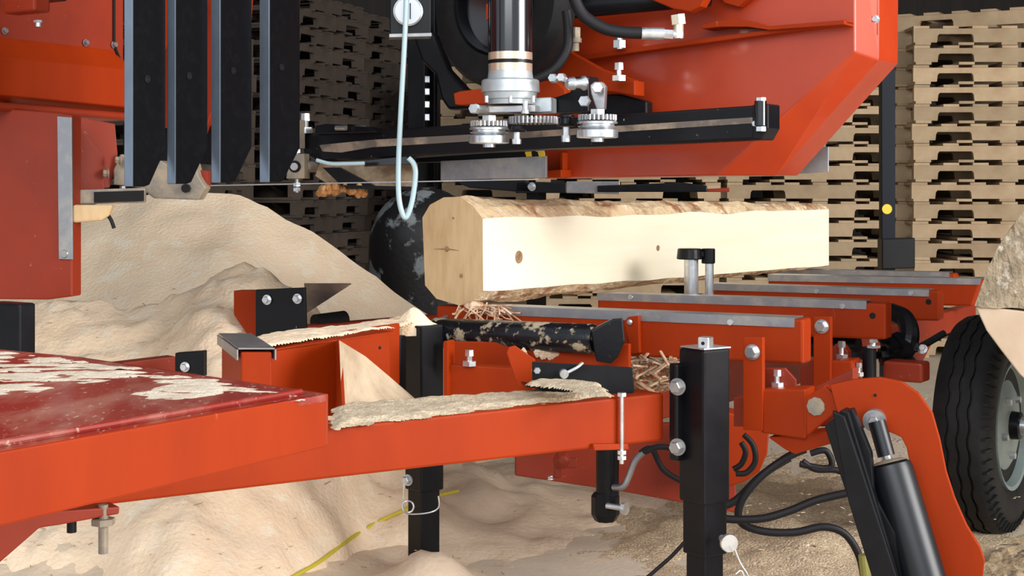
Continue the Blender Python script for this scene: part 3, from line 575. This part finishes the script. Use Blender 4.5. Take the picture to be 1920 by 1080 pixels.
for px, y0, d in ((969, 236, 3.93), (1061, 212, 3.9)):
    stack(head, 'idler', BLACK, px, d, [(y0, 4), (y0+4, 16), (y0+8, 16), (y0+9, 11), (y0+20, 12), (y0+22, 18), (y0+25, 16)] if y0 < 220 else [(y0, 9), (y0+6, 12), (y0+9, 19), (y0+12, 16)], 20)
    stack(head, 'idler_bolt', ZINC, px, d, [(y0+(26 if y0 < 220 else 12), 6.5), (y0+(42 if y0 < 220 else 25), 6.5), (y0+(42 if y0 < 220 else 25), 9), (y0+(54 if y0 < 220 else 34), 8.5)], 8)
part(head, 'guide_block', BLACK, VPl(1100, 4.05, -33), [(1035, 185), (1070, 172), (1070, 145), (1103, 143), (1103, 210), (1035, 212)], .06, .003)
for x, y in ((1040, 148), (1056, 147)): bolt(head, x, y, 3.95, 9, Vector((-.4, -.9, .1)), washer=False, hd=.8)
bm = new(); lathe(bm, P(1062, 157, 3.97), Vector((.9, .4, .05)), [(0, .012), (.006, .017), (.022, .018), (.024, .013), (.04, .013), (.05, .02), (.055, .02)], 18); mkobj('adjuster', bm, ZINC, head, smooth=True)
part(head, 'shaft_clamp', STEEL, VPl(1120, 3.95, -15), [(1106, 160), (1114, 153), (1128, 153), (1135, 162), (1133, 205), (1118, 205), (1108, 176)], .03, .003)
bolt(head, 1122, 166, 3.93, 11, Vector((-.2, -.95, .1)), washer=False); bolt(head, 1098, 190, 3.9, 11, Vector((-.4, -.9, .0)), washer=False)
# rail
RL = VPl(1000, 4.28, -33)
rail = part(head, 'guide_rail', BLACKDUST, RL, [(568, 250), (700, 244), (1000, 225), (1434, 196), (1426, 262), (900, 286), (740, 297), (600, 304), (568, 290)], .07, .008)
lab(rail, 'black square guide rail flecked with sawdust')
g = [RL.on(*q)-RL.n*.003 for q in ((600, 272), (700, 262), (1000, 246), (1412, 220), (1412, 231), (1000, 258), (700, 276), (640, 286), (606, 284))]
bm = new(); loft(bm, [g, [p+RL.n*.0035 for p in g]]); mkobj('rail_track', bm, mat('dusty_track', (.15, .12, .10), .7, .1, (.36, .27, .2), 10, .45, .6), rail)
bm = new(); cc = RL.on(1432, 190)-RL.n*.02; cyl(bm, cc, RL.on(1432, 236)-RL.n*.02, .016, 16); mkobj('rail_end_pin', bm, BLACKG, rail, smooth=True)
for y in (184, 238): bm = new(); c = RL.on(1432, y)-RL.n*.02; loft(bm, [ring(c, Z, .014, 6), ring(c-Z*.012, Z, .014, 6)]); mkobj('bolt', bm, ZINC, rail)
bolt(rail, 1418, 232, RL.d(1418)-.006, 6)
part(rail, 'end_plate', BLACK, RL.back(-.01), [(1410, 196), (1440, 194), (1440, 240), (1428, 262), (1410, 262)], .08, .004)
# left end of rail: guide hardware
d0 = RL.d(570)
vbolt(head, 573, 213, 250, d0, 9); bm = new(); box(bm, P(560, 252, d0-.02), .03, .03, .09, UB); mkobj('guide_bracket', bm, DUSTSTEEL, head, .003)
bolt(head, 553, 262, d0-.05, 6, Vector((-.5, -.85, 0)))
gb = VPl(555, d0-.06, 0)
bm = new(); c = gb.on(553, 310); r_o = [gb.on(*q) for q in ((537, 330), (541, 296), (549, 289), (570, 288), (571, 335), (536, 335))]
loft(bm, [r_o, [p+Vector((.012, .04, 0)) for p in r_o]]); gd = mkobj('blade_guide_block', bm, DUSTSTEEL, head, .002)
bm = new(); lathe(bm, c+Vector((0, -.002, -.004)), Vector((0, 1, 0)), [(0, .019), (.004, .019)], 20); mkobj('guide_bore', bm, HOLE, gd)
bm = new(); lathe(bm, c+Vector((-.002, -.006, -.004)), Vector((0, 1, 0)), [(0, .012), (.01, .012)], 20); mkobj('guide_pin', bm, STEEL, gd)
for y in (280, 343, 352): bm = new(); q0 = P(557, y, d0-.05); loft(bm, [ring(q0, Z, .012, 6), ring(q0-Z*.011, Z, .012, 6)]); cyl(bm, q0+Z*.012, q0-Z*.015, .007, 10); mkobj('bolt', bm, ZINC, head)
bm = new(); cyl(bm, P(572, 312, d0-.03), P(592, 312, d0), .017, 12); mkobj('guide_arm', bm, DUSTSTEEL, head, smooth=True)
for x in (655, 690): bm = new(); cyl(bm, P(x-25, 240, d0-.12), P(x-6, 240, d0-.14), .008, 10); mkobj('clip', bm, STEEL, head)
part(head, 'top_cover', BLACKDUST, RL.back(-.02), [(590, 236), (610, 232), (690, 238), (710, 248), (590, 252)], .05, .003)
CHUTEM = mat('tan_crusted_plate', (.20, .13, .08), .9, 0, (.40, .30, .20), 9, .45, .6, bump=.2)
pl = VPl(650, 4.6, -15)
part(head, 'chute_strut', BLACK, pl, [(604, 314), (636, 314), (704, 350), (700, 353), (645, 353)], .02, .002)
part(head, 'chute_tray', CHUTEM, pl.back(.06), [(600, 302), (780, 305), (780, 352), (615, 346), (590, 330)], .02, .003)
part(head, 'chute_rail', BLACKG, pl.back(-.02), [(682, 301), (760, 293), (775, 300), (776, 308), (682, 313)], .02, .003)
part(head, 'chute_lip', BLACK, pl.back(-.02), [(640, 347), (780, 350), (780, 356), (650, 354)], .03, .002)
bm = new()
for i in range(70):
    x = 597+88*random.random(); y = 347+16*random.random(); c = P(x, y, 4.62+random.uniform(-.03, .03)); r = random.uniform(.006, .015)
    lathe(bm, c-Z*r, Z, [(0, r*.3), (r*.5, r*.85), (r, r), (r*1.6, r*.7), (r*2, r*.1)], 7)
tag(mkobj('wet_sawdust', bm, RUST), 'rusty orange clump of wet sawdust hanging under the blade guide', 'sawdust', kind='stuff')
# blade, guard
bm = new(); v0 = P(380, 349, 4.4); v1 = P(1010, 337, 4.35); loft(bm, [[v0, v1, v1+U*.032, v0+U*.032], [p+Z*.0028 for p in (v0, v1, v1+U*.032, v0+U*.032)]]); lab(mkobj('saw_blade', bm, STEEL, head), 'thin steel band blade')
pg = VPl(950, 4.5, -28)
part(head, 'blade_guard', STEEL, pg, [(826, 302), (1024, 292), (1024, 333), (826, 338)], .01, .001)
part(head, 'guard_base', BLACK, pg.back(.02), [(780, 286), (1000, 284), (1000, 300), (780, 305)], .05, .003)
for i, x in enumerate((984, 996, 1008)):
    part(head, 'warning_stripe', YELLOW if i != 1 else BLACK, pg.back(-.002), [(x, 285), (x+12, 284), (x+13, 293), (x+3, 294)], .002, 0)
part(head, 'guard_plate', ALU, HR.back(.34), [(1440, 276), (1553, 275), (1553, 322), (1440, 330)], .006, .001)
# mast and vertical ratchet behind rail
bm = new(); obox(bm, 815, -160, 352, 4.95, .05, .02); mkobj('mast', bm, BLACK, head, .003)
bm = new(); obox(bm, 796, 40, 352, 4.9, .07, .01); mkobj('mast_plate', bm, BLACK, head, .003)
for y in (142, 165, 189, 213): bm = new(); box(bm, P(801, y+7, 4.86), .016, .012, .022); mkobj('rack_tooth', bm, ZINC, head, .002)
# gauge
pl = VPl(770, 4.25, 5)
gx = part(head, 'gauge_box', BLACK, pl, [(731, -60), (808, -60), (808, 66), (731, 68)], .07, .003)
bm = new(); c = pl.on(765, 22); lathe(bm, c-pl.n*.0, -pl.n, [(0, .042), (.012, .042), (.014, .038), (.012, .036)], 36); mkobj('gauge_bezel', bm, ZINC, gx, smooth=True)
bm = new(); lathe(bm, c-pl.n*.012, -pl.n, [(0, .037), (.002, .037)], 36); mkobj('gauge_dial', bm, WHITE, gx)
bm = new(); box(bm, c-pl.n*.016+Vector((.006, 0, 0)), .003, .001, .045); mkobj('gauge_needle', bm, BLACK, gx)
bm = new(); g0 = [pl.on(*q)-pl.n*.004 for q in ((730, 64), (809, 62), (809, 68), (730, 70))]; loft(bm, [g0, [p+pl.n*.075 for p in g0]]); mkobj('box_lip', bm, STEEL, gx)
hose([(763, -40), (761, 30), (757, 110), (751, 220), (747, 320), (749, 378), (760, 408), (772, 380), (779, 330), (776, 308), (766, 296)], 4.1, .0075, head, AIRHOSE, 'lubricant_tube')
hose([(593, 300), (620, 307), (650, 307), (684, 306)], 4.5, .006, head, AIRHOSE, 'lubricant_tube')
# left wheel housing
HL = VPl(230, 4.25, 62)
hl = part(head, 'wheel_cover', ORANGED, HL, [(-160, -170), (232, -170), (232, 226), (100, 216), (-160, 190)], .3, .004)
lab(hl, 'dull red cover of the left band wheel')
ledge2 = lambda pts, out, m, name: (lambda bm: (loft(bm, [[HL.on(*q) for q in pts], [HL.on(*q)-HL.n*out for q in pts]]), mkobj(name, bm, m, hl, .003))[1])(new())
bm = new(); t0 = [HL.on(-160, 47), HL.on(208, 92), HL.on(232, 138)+HL.n*0, HL.on(-160, 92)]; f_ = [HL.on(-160, 92)-HL.n*.07, HL.on(226, 138)-HL.n*.07, HL.on(226, 204)-HL.n*.07, HL.on(-160, 166)-HL.n*.07]
A0, A1 = HL.on(-160, 50), HL.on(208, 93); B0, B1 = HL.on(-160, 96)-HL.n*.05, HL.on(230, 134)-HL.n*.05; C0, C1 = HL.on(-160, 166)-HL.n*.05, HL.on(230, 203)-HL.n*.05; D0, D1 = HL.on(-160, 180), HL.on(232, 215)
vs = [bm.verts.new(p) for p in (A0, A1, B1, B0, C0, C1, D1, D0)]
for q in ((0, 1, 2, 3), (3, 2, 5, 4), (4, 5, 6, 7), (1, 6, 5, 2), (0, 3, 4, 7), (0, 7, 6, 1)): bm.faces.new([vs[i] for i in q])
mkobj('lower_band', bm, ORANGE, hl, .003)
bm = new(); tube(bm, [HL.on(-160, 190)-HL.n*.04, HL.on(232, 220)-HL.n*.03], .012, 12, 1); mkobj('rolled_edge', bm, ORANGED, hl, smooth=True)
for x, y in ((160, 80), (8, 58), (213, 84)): bolt(hl, x, y, HL.d(x)-.004, 5, -HL.n, m=STEEL)
bm = new(); box(bm, P(50, 12, 3.75), .12, .05, .035, UB); mkobj('latch_block', bm, ORANGED, head, .006)
vbolt(head, 72, 38, 50, 3.72, 9, nut=False); bm = new(); box(bm, P(85, -12, 3.78), .1, .06, .04, UB); mkobj('latch_pad', bm, BLACK, head, .006)
bm = new(); tube(bm, [HL.on(212, -160)-HL.n*.004, HL.on(212, 84)-HL.n*.004, HL.on(232, 135)-HL.n*.004], .004, 6, 1); mkobj('cover_seam', bm, HOLE, hl)
# drop panel with steel strip
LP = VPl(107, 3.8, -12)
lp = part(head, 'side_panel', ORANGED, LP, [(-160, 190), (109, 212), (135, 216), (135, 556), (90, 562), (-160, 560)], .05, .004)
part(lp, 'edge_strip', STEEL, LP.back(-.006), [(107, 218), (134, 220), (136, 487), (110, 486)], .006, .001)
bm = new(); lathe(bm, LP.on(123, 476)-LP.n*.006, -LP.n, [(0, .011), (.004, .009)], 14); mkobj('rivet', bm, STEEL, lp)
pl = VPl(180, 3.95, 30)
part(head, 'skirt_plate', ORANGED, pl, [(130, 216), (216, 232), (222, 300), (206, 352), (130, 362)], .02, .003)
part(head, 'skirt_gusset', ORANGED, pl.back(-.02), [(135, 222), (194, 292), (196, 356), (135, 358)], .015, .003)
bm = new(); prism(bm, VPl(220, 3.85, 10), [(138, 356), (272, 352), (272, 380), (138, 383)], .05); mkobj('guide_tube', bm, DUSTSTEEL, head, .003)
bm = new(); prism(bm, VPl(220, 3.845, 10), [(176, 360), (270, 357), (270, 377), (176, 380)], .01); mkobj('tube_opening', bm, HOLE, head)
part(head, 'wood_wedge', WOODE, VPl(180, 3.8, 10), [(136, 384), (212, 384), (204, 405), (190, 414), (136, 418)], .06, .006)
bm = new(); tube(bm, [P(201, 402, 3.82), P(208, 412, 3.82), P(214, 428, 3.82)], .005, 8); mkobj('rubber_flap', bm, RUBBER, head)
# left dusty guide
pl = VPl(300, 3.95, -5)
gl = part(head, 'blade_guide_block', DUSTSTEEL, pl, [(212, 318), (226, 288), (250, 300), (285, 322), (300, 300), (330, 318), (366, 305), (372, 330), (386, 352), (372, 375), (318, 373), (288, 372), (262, 352), (212, 346)], .05, .004)
part(gl, 'clamp_tab', ORANGED, pl.back(.03), [(362, 318), (389, 320), (389, 355), (362, 360)], .03, .002)
for x, y in ((203, 325), (226, 300)): bolt(gl, x, y, 3.93, 7, Vector((-.9, -.4, 0)), m=DUSTSTEEL)
for y in (349,): vbolt(gl, 230, y, y+14, 3.9, 6, nut=False)
bm = new(); cyl(bm, pl.on(350, 353)-pl.n*.012, pl.on(350, 353), .012, 8); mkobj('guide_hole', bm, HOLE, gl)
part(head, 'support_web', ORANGED, VPl(350, 4.35, -20), [(268, -170), (478, -170), (462, 45), (430, 110), (383, 252), (285, 236)], .03, .003)
part(head, 'support_web', ORANGE, VPl(300, 4.25, -20), [(290, -20), (372, -20), (318, 75), (290, 110)], .02, .003)
bm = new(); prism(bm, VPl(300, 4.4, -20), [(230, 230), (400, 236), (400, 310), (230, 300)], .04); mkobj('inner_frame', bm, BLACK, head, .004)

# four hanging bars
BARB = mat('bar_black', (.003, .003, .004), .3, 0, (.005, .005, .006), 40, .5, .7, spec=.1)
BARSKY = mat('bar_edge_sky_sheen', (.22, .27, .34), .3, .6, (.13, .16, .21), 9, .35, .7, stretch=(1, 1, .4))  # sky reflection put into the colour of the bars' narrow faces
tag_lab = ['leftmost hanging black steel bar, beside the dull red wheel cover', 'second hanging black steel bar from the left, before the red web', 'third hanging black steel bar from the left, over the red web edge', 'rightmost hanging black steel bar, nearest the rail bolt']
for i, (px, ytop_, yb, d, sl) in enumerate(((249, -160, 350, 3.3, 20), (329, -160, 345, 3.38, 19), (413, -160, 343, 3.46, 20), (505, -160, 342, 3.55, 21))):
    kk = d/F; wl = sl*kk/.839; a = P(px, HY, d); zt = P(px, ytop_, d).z; zb = P(px, yb, d).z
    t = thing('hanging_bar', tag_lab[i], 'steel bar', (a.x, a.y, zb), 'row of hanging black drag bars')
    ud = .098+.004*i
    prof = [(0, zb), (0, zt), (ud, zt), (ud, zb+.085), (.05, zb+.004), (.035, zb)]
    bm = new(); loft(bm, [[Vector((a.x, a.y, 0))+U*u+Z*z for u, z in prof], [Vector((a.x, a.y, 0))+U*u-W*wl+Z*z for u, z in prof]])
    bo = mkobj('bar', bm, [BARB, BARSKY], t)
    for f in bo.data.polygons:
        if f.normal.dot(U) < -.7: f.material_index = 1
    bv = bo.modifiers.new('bevel', 'BEVEL'); bv.width = .002; bv.segments = 2; bv.limit_method = 'ANGLE'
    c = Vector((a.x, a.y, P(px, (146, 140, 130, 124)[i], d).z))+U*.042+W*.0005; bm = new(); lathe(bm, c, W, [(0, .0085), (.0012, .0085), (.0012, .0055), (.0002, .005)], 16); mkobj('bar_hole', bm, BLACK, t)
    c2 = Vector((a.x, a.y, zt))+U*.05-W*wl/2; bm = new(); box(bm, c2+Z*.02, .05, .08, .04, UB); mkobj('bar_head', bm, BLACK, t)
# header beam that the bars hang from (above the picture)
bm = new(); pa = P(180, -160, 3.27); pb = P(560, -160, 3.62); pa.z = pb.z = pa.z+.04; dv = (pb-pa)
loft(bm, [[pa, pb, pb+U*.1, pa+U*.1], [p+Z*.08 for p in (pa, pb, pb+U*.1, pa+U*.1)]]); mkobj('bar_carrier', bm, ORANGED, head, .004)

# ---------- cant ----------
cp = VPl(905, 4.35, -33)
near = [cp.on(*q) for q in ((905, 410), (887, 386), (862, 369), (832, 370), (806, 384), (792, 408), (797, 535), (818, 560), (862, 573), (887, 563), (906, 545))]
nw = [((p-near[0]).dot(W), p.z) for p in near]
Lc = 2.75; farp = [(0, .998), (-.014, 1.012), (-.035, 1.024), (-.15, 1.024), (-.195, 1.012), (-.215, .99), (-.215, .77), (-.2, .748), (-.04, .742), (-.014, .744), (0, .750)]
base = Vector((near[0].x, near[0].y, 0)); n = 90; bm = new(); rings = []
for i in range(n+1):
    t = i/n; s = t**.8; r = []
    for k, ((a0, z0), (a1, z1)) in enumerate(zip(nw, farp)):
        w_ = a0+(a1-a0)*s; z_ = z0+(z1-z0)*s
        if 0 < i:
            q = noise.fractal(Vector((t*14, k*.9, 2)), 1, 2, 4)
            if k in (1, 2, 3, 4, 7, 8, 9): z_ += q*.011; w_ += 0
            if k in (0, 10): z_ += noise.noise(Vector((t*9, k, 5)))*.012
            if k == 9 or k == 1: w_ += q*.006
        r.append(base+U*(Lc*t)+W*w_+Z*z_)
    rings.append(r)
vs = [[bm.verts.new(p) for p in r] for r in rings]; m_ = len(nw)
for a, b in zip(vs, vs[1:]):
    for i in range(m_):
        j = (i+1) % m_; f = bm.faces.new((a[i], a[j], b[j], b[i])); f.material_index = 0 if i in (10, 5) else 2
e1 = bm.faces.new(vs[0]); e1.material_index = 1; e2 = bm.faces.new(vs[-1]); e2.material_index = 1
cant = thing('log_cant', 'long cream squared log with bark edges lying on the orange bunks', 'log', (base.x, base.y, .74))
mkobj('sawn_timber', bm, [WOODS, WOODE, BARK], cant)
sp = VPl.__new__(VPl); sp.p = near[0].copy(); sp.t = U; sp.n = -W
if sp.n.y < 0: sp.n = -sp.n
for x, y, r in ((972, 482, .021), (1233, 465, .011)):
    c = sp.on(x, y); bm = new(); lathe(bm, c-W*.004, W, [(0, r), (.0072, r*.9)], 18); o = mkobj('knot', bm, KNOT, cant)
for (x, y, r) in ((838, 467, .009), (865, 517, .007), (850, 409, .004)):
    c = cp.on(x, y); bm = new(); lathe(bm, c+U*.003, -U, [(0, r), (.004, r*.95)], 9); mkobj('end_mark', bm, KNOT, cant)
bm = new(); g0 = [cp.on(*q)-U*.0008 for q in ((812, 467), (838, 465), (862, 470), (838, 469))]; loft(bm, [g0, [p+U*.002 for p in g0]]); mkobj('end_check', bm, KNOT, cant)
# splintered bark strips under near end
bm = new()
for i in range(46):
    a = P(860+random.random()*85, 572+random.random()*8, 4.36-random.random()*.05); b = a+Vector((random.uniform(-.04, .08), -.03, random.uniform(-.05, .012)))
    c = (a+b)/2+Vector((0, -.01, random.uniform(-.012, .008))); tube(bm, [a, c, b], random.uniform(.001, .0035), 5, 3)
lathe(bm, P(872, 574, 4.33), Vector((1, -.1, 0)), [(0, .008), (.02, .016), (.05, .012), (.06, .004)], 8)
tag(mkobj('bark_shreds', bm, mat('shred', (.72, .5, .34), .8, 0, (.4, .2, .1), 30, .45, .6)), 'pale torn bark shreds hanging below the near end of the cant', 'bark', kind='stuff')

# ---------- log at right ----------
pl = VPl(1830, 4.08, 0)
lg = thing('log', 'weathered grey barked log with a pale sawn face above the trailer wheel', 'log', (1.4, 4.1, .75))
up = [(2600, 330), (2020, 345), (1960, 362), (1918, 396), (1892, 432), (1872, 462), (1850, 508), (1836, 548), (1828, 572)]; n2 = len(up)
bm = new()
def lring(poly, vec, sc):
    c = Vector((1.75, 4.1, .72)); return [c+(pl.on(*q)-c)*sc+vec for q in poly]
pb = up+[(1860, 576), (1930, 584), (2600, 610)]
loft(bm, [lring(pb, Vector((0, 0, 0)), 1), lring(pb, Vector((.05, .12, 0)), 1.0), lring(pb, Vector((.11, .26, 0)), .98)])
bmesh.ops.triangulate(bm, faces=[f for f in bm.faces if len(f.verts) > 4])
bmesh.ops.subdivide_edges(bm, edges=bm.edges, cuts=5, use_grid_fill=True)
for v in bm.verts: v.co += Vector((1, 1, 1))*noise.fractal(v.co*16, 1, 2, 4)*.007
mkobj('bark', bm, LOGB, lg)
bm = new(); pp = [(1829, 574), (1860, 577), (1930, 585), (2600, 611), (2600, 800), (1990, 770), (1950, 738), (1912, 702), (1878, 658), (1850, 620)]
loft(bm, [[q+Vector((0, .004, 0)) for q in lring(pp, Vector((0, 0, 0)), 1)], lring(pp, Vector((.08, .2, 0)), .98)]); mkobj('sawn_face', bm, mat('pale_end', (.44, .33, .235), .8, 0, (.38, .27, .185), 7, .4, .7), lg, .004)
# bark slab on floor lower right
bm = new(); box(bm, Vector((1.42, 3.86, .03)), 1.0, .5, .07, (U, W, Z))
bmesh.ops.subdivide_edges(bm, edges=bm.edges, cuts=14, use_grid_fill=True)
for v in bm.verts: v.co.z += noise.fractal(v.co*9, 1, 2, 4)*.02 + math.sin((v.co-Vector((1.42, 3.86, 0))).dot(U)*70)*.010
tag(mkobj('bark_slab', bm, mat('ribbed_bark', (.40, .29, .17), .95, 0, (.09, .07, .05), 14, .5, .6, stretch=(1, 1, 1), bump=.8)), 'ridged brown bark slab on the floor under the trailer wheel', 'bark slab')

# ---------- pallets ----------
def pallet_parts(root, m, full=True):
    Lx, Ly = 1.22, 1.02
    def stringer(y):
        bm = new(); pr = [(0, .018), (.15, .018), (.155, .06), (.165, .072), (.37, .072), (.38, .06), (.385, .018), (.835, .018), (.84, .06), (.85, .072), (1.055, .072), (1.065, .06), (1.07, .018), (1.22, .018), (1.22, .107), (0, .107)]
        loft(bm, [[Vector((x, y, z)) for x, z in pr], [Vector((x, y+.038, z)) for x, z in pr]]); return bm
    out = []
    for y in (0, .49, .982): out.append(('stringer', stringer(y)))
    for i in range(7):
        bm = new(); box(bm, Vector((.05+i*(1.12/6), .51, .115)), .1, 1.03, .017); out.append(('top_board', bm))
    for i, x in enumerate((.06, .335, .61, .885, 1.16)):
        bm = new(); box(bm, Vector((x, .51, .0095)), .1, 1.03, .017); out.append(('bottom_board', bm))
    return out
proto = None
def place(pr, loc, rz, label, group):
    r = pr.copy(); C.objects.link(r); r.location = loc; r.rotation_euler = (0, 0, rz); r['label'] = label; r['group'] = group
    for ch in pr.children: c = ch.copy(); C.objects.link(c); c.parent = r
    return r
def make_proto(m, single):
    if single:
        bm = new()
        for nm, b in pallet_parts(None, m):
            me = bpy.data.meshes.new('t'); b.to_mesh(me); b.free(); bm.from_mesh(me); bpy.data.meshes.remove(me)
        bmesh.ops.recalc_face_normals(bm, faces=bm.faces); me = bpy.data.meshes.new('wooden_pallet'); bm.to_mesh(me); bm.free(); me.materials.append(m)
        o = bpy.data.objects.new('wooden_pallet', me); C.objects.link(o)
    else:
        o = bpy.data.objects.new('wooden_pallet', None); C.objects.link(o)
        for nm, b in pallet_parts(o, m):
            bmesh.ops.recalc_face_normals(b, faces=b.faces); me = bpy.data.meshes.new(nm); b.to_mesh(me); b.free(); me.materials.append(m)
            c = bpy.data.objects.new(nm, me); C.objects.link(c); c.parent = o
    o['category'] = 'pallet'; return o
protoA = make_proto(PALW, False); protoB = make_proto(PALDIM, True); used = {protoA: False, protoB: False}
ORD = ['topmost', 'second', 'third', 'fourth', 'fifth', 'sixth', 'seventh', 'eighth', 'ninth', 'tenth', 'eleventh', 'twelfth', 'thirteenth', 'fourteenth', 'fifteenth', 'sixteenth', 'seventeenth', 'eighteenth', 'nineteenth', 'twentieth']
def pstack(pr, px, d, rot, cnt, where, group, h=.1255, jit=.012):
    x0 = (px-CX)/F*d
    for i in range(cnt):
        jx = random.uniform(-jit, jit); ja = random.uniform(-.012, .012); loc = (x0+jx, d+random.uniform(-jit, jit), i*h)
        k = cnt-1-i; label = (ORD[k]+(' wooden pallet of ' if k == 0 else ' wooden pallet down in ')+where)
        if not used[pr]:
            used[pr] = True; o = pr; o.location = loc; o.rotation_euler = (0, 0, rot+ja); o['label'] = label; o['group'] = group
        else: place(pr, loc, rot+ja, label, group)
pstack(protoA, 1712, 9.6, math.radians(-2), 17, 'the bright stack at the right edge', 'pallets in the right stack')
pstack(protoA, 1362, 9.85, math.radians(-1), 17, 'the stack behind the black post', 'pallets in the stack behind the post')
pstack(protoA, 1004, 9.9, math.radians(-1), 15, 'the stack hidden behind the orange housing', 'pallets in the stack behind the saw head')
pstack(protoA, 828, 11.3, math.radians(0), 16, 'the far stack seen under the gearbox', 'pallets in the far middle stack')
r70 = math.radians(70)
def corner_stack(px, d, cnt, where, group):       # px: the column of the corner nearest the camera (at local x=0,y=0)
    pstack(protoB, px, d, r70, cnt, where, group, jit=.02)
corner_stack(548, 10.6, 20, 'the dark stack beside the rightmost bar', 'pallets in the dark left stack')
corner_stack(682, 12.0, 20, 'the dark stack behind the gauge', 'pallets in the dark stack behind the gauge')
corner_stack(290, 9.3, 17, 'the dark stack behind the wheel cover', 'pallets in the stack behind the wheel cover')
# odd pallet on the right stack top, turned
place(protoA, ((1684-CX)/F*10.0, 10.05, 17*.1255), math.radians(-32), 'loose wooden pallet turned askew on top of the stack behind the post', 'loose pallets on the stacks')

# ---------- post, tank, rope ----------
pt = thing('steel_post', 'slim black steel post with a yellow dot before the pallet stacks', 'post', (1.9, 7.5, 0))
pl = VPl(1668, 7.5, 0)
bm = new(); prism(bm, pl, [(1652, -200), (1679, -200), (1679, 760), (1654, 760)], .06)
for v in bm.verts:
    if v.co.z < .3: v.co.z = 0
mkobj('post_shaft', bm, mat('blue_black_paint', (.008, .010, .016), .45, spec=.15), pt, .004)
bm = new(); prism(bm, pl.back(-.02), [(1654, 448), (1716, 446), (1716, 503), (1654, 505)], .1); mkobj('post_box', bm, BLACK, pt, .005)
bm = new(); lathe(bm, pl.on(1663, 392), -pl.n, [(0, .025), (.003, .025)], 24); mkobj('yellow_dot', bm, YELLOW, pt)
tk = thing('gas_tank', 'upright round topped black tank with flaking grey paint behind the cant', 'tank', (P(797, 350, 7.4).x, 7.4, 0))
bm = new(); c = Vector((P(797, 350, 7.4).x, 7.4, 0)); lathe(bm, c, Z, [(0, .25), (.02, .277), (.82, .277)]+[(.82+.277*math.sin(a)*1.0, .277*math.cos(a)) for a in [i*math.pi/20 for i in range(1, 10)]]+[(1.097, .002)], 48); mkobj('tank_shell', bm, TANKM, tk, smooth=True)
bm = new(); lathe(bm, c+Z*1.085, Z, [(0, .03), (.04, .03), (.045, .02)], 16); mkobj('tank_valve', bm, STEEL, tk)
bm = new(); pts = []
for (x, y) in ((540, 1092), (600, 1058), (650, 1020), (700, 988), (755, 962), (800, 940), (860, 925)):
    d = 3.3                                        # march until the line of sight meets the sawdust
    while d < 7 and P(x, y, d).z > ground_h(P(x, y, d).x, d): d += .01
    p = P(x, y, d)
    pts.append(p+Z*.008)
tube(bm, pts, .0055, 8); tag(mkobj('rope', bm, ROPEM, smooth=True), 'thin yellow rope lying across the sawdust on the floor', 'rope')

# ---------- dust on ledges ----------
DUSTM = mat('ledge_dust', (.62, .49, .34), .95, 0, (.50, .38, .25), 30, .4, .65, bump=.6, bscale=180, col3=(.74, .60, .43), s3=90, lo3=.52, hi3=.62)
DUSTL = mat('pale_tray_dust', (.74, .62, .48), .95, 0, (.60, .47, .34), 20, .4, .65, bump=.5, bscale=180)
dust('tray_sawdust', [(-140, 655), (60, 660), (150, 674), (330, 695), (600, 742), (560, 748), (440, 735), (380, 752), (250, 752), (225, 735), (300, 720), (240, 712), (130, 725), (70, 742), (-140, 750)], .7805, .006, DUSTL, 'thin layer of sawdust over the scuffed red tray top', res=.006, edge=.03, holes=.2)
dust('tongue_sawdust', [(622, 806), (700, 792), (820, 780), (930, 765), (1060, 752), (1150, 742), (1150, 728), (1060, 726), (960, 735), (880, 742), (780, 748), (700, 752), (640, 758), (622, 766)], .589, .014, DUSTM, 'fine sawdust lying along the top of the orange tongue beam', res=.004, edge=.03)
dust('rail_sawdust', [(478, 652), (560, 640), (640, 629), (750, 612), (800, 598), (790, 586), (720, 600), (640, 612), (560, 618), (500, 626), (455, 640)], .715, .010, SAWDUST, 'strip of pale sawdust on the short orange side rail', res=.006, edge=.012)
bm = new(); c = P(776, 607, 4.27); vv = []
for k in range(9):
    rr = .07*k/8; vv.append([c+Vector((math.cos(a)*rr*1.05, math.sin(a)*rr*.75, .047*math.exp(-(rr/.045)**2)-.012*k/8+noise.noise(Vector((a*1.5, rr*40, 1)))*.008*min(1, k/2))) for a in [2*math.pi*i/28 for i in range(28)]])
loft(bm, vv+[[p-Z*.02 for p in vv[-1]]]); bmesh.ops.remove_doubles(bm, verts=bm.verts, dist=.0001); o = mkobj('sawdust_cone', bm, SAWDUST, smooth=True); tag(o, 'small peak of sawdust heaped on top of the middle jack leg', 'sawdust', kind='stuff')
dust('bracket_sawdust', [(985, 722), (1040, 728), (1120, 742), (1150, 745), (1130, 722), (1060, 712), (1000, 712)], .628, .012, DUSTM, 'sawdust heaped on the black hinge bracket', res=.006, edge=.015)
bm = new(); pts = [P(890, 608, 4.2)]
for i in range(60):
    t = random.random(); c = P(960+t*170+random.uniform(-8, 8), 662+random.uniform(-8, 6), 4.1); r = random.uniform(.006, .013)
    lathe(bm, c-Z*r, Z, [(0, r*.3), (r, r), (r*2, r*.2)], 6)
tag(mkobj('sawdust_crust', bm, SAWDUSTG), 'damp sawdust crust clinging under the black end roller', 'sawdust', kind='stuff')
bm = new()
for i in range(160):
    c = P(random.uniform(1180, 1290), random.uniform(668, 730), random.uniform(4.05, 4.35)); a = random.uniform(0, 6.3); d_ = Vector((math.cos(a), math.sin(a), random.uniform(-.6, .6))).normalized(); s = frame(d_)
    box(bm, c, random.uniform(.02, .09), random.uniform(.004, .014), .004, (d_, s[0], s[1]))
tag(mkobj('wood_debris', bm, mat('debris', (.55, .38, .24), .9, 0, (.3, .17, .1), 20, .45, .6)), 'tangle of bark strips and splinters between the bunk and front leg', 'wood debris', kind='stuff')
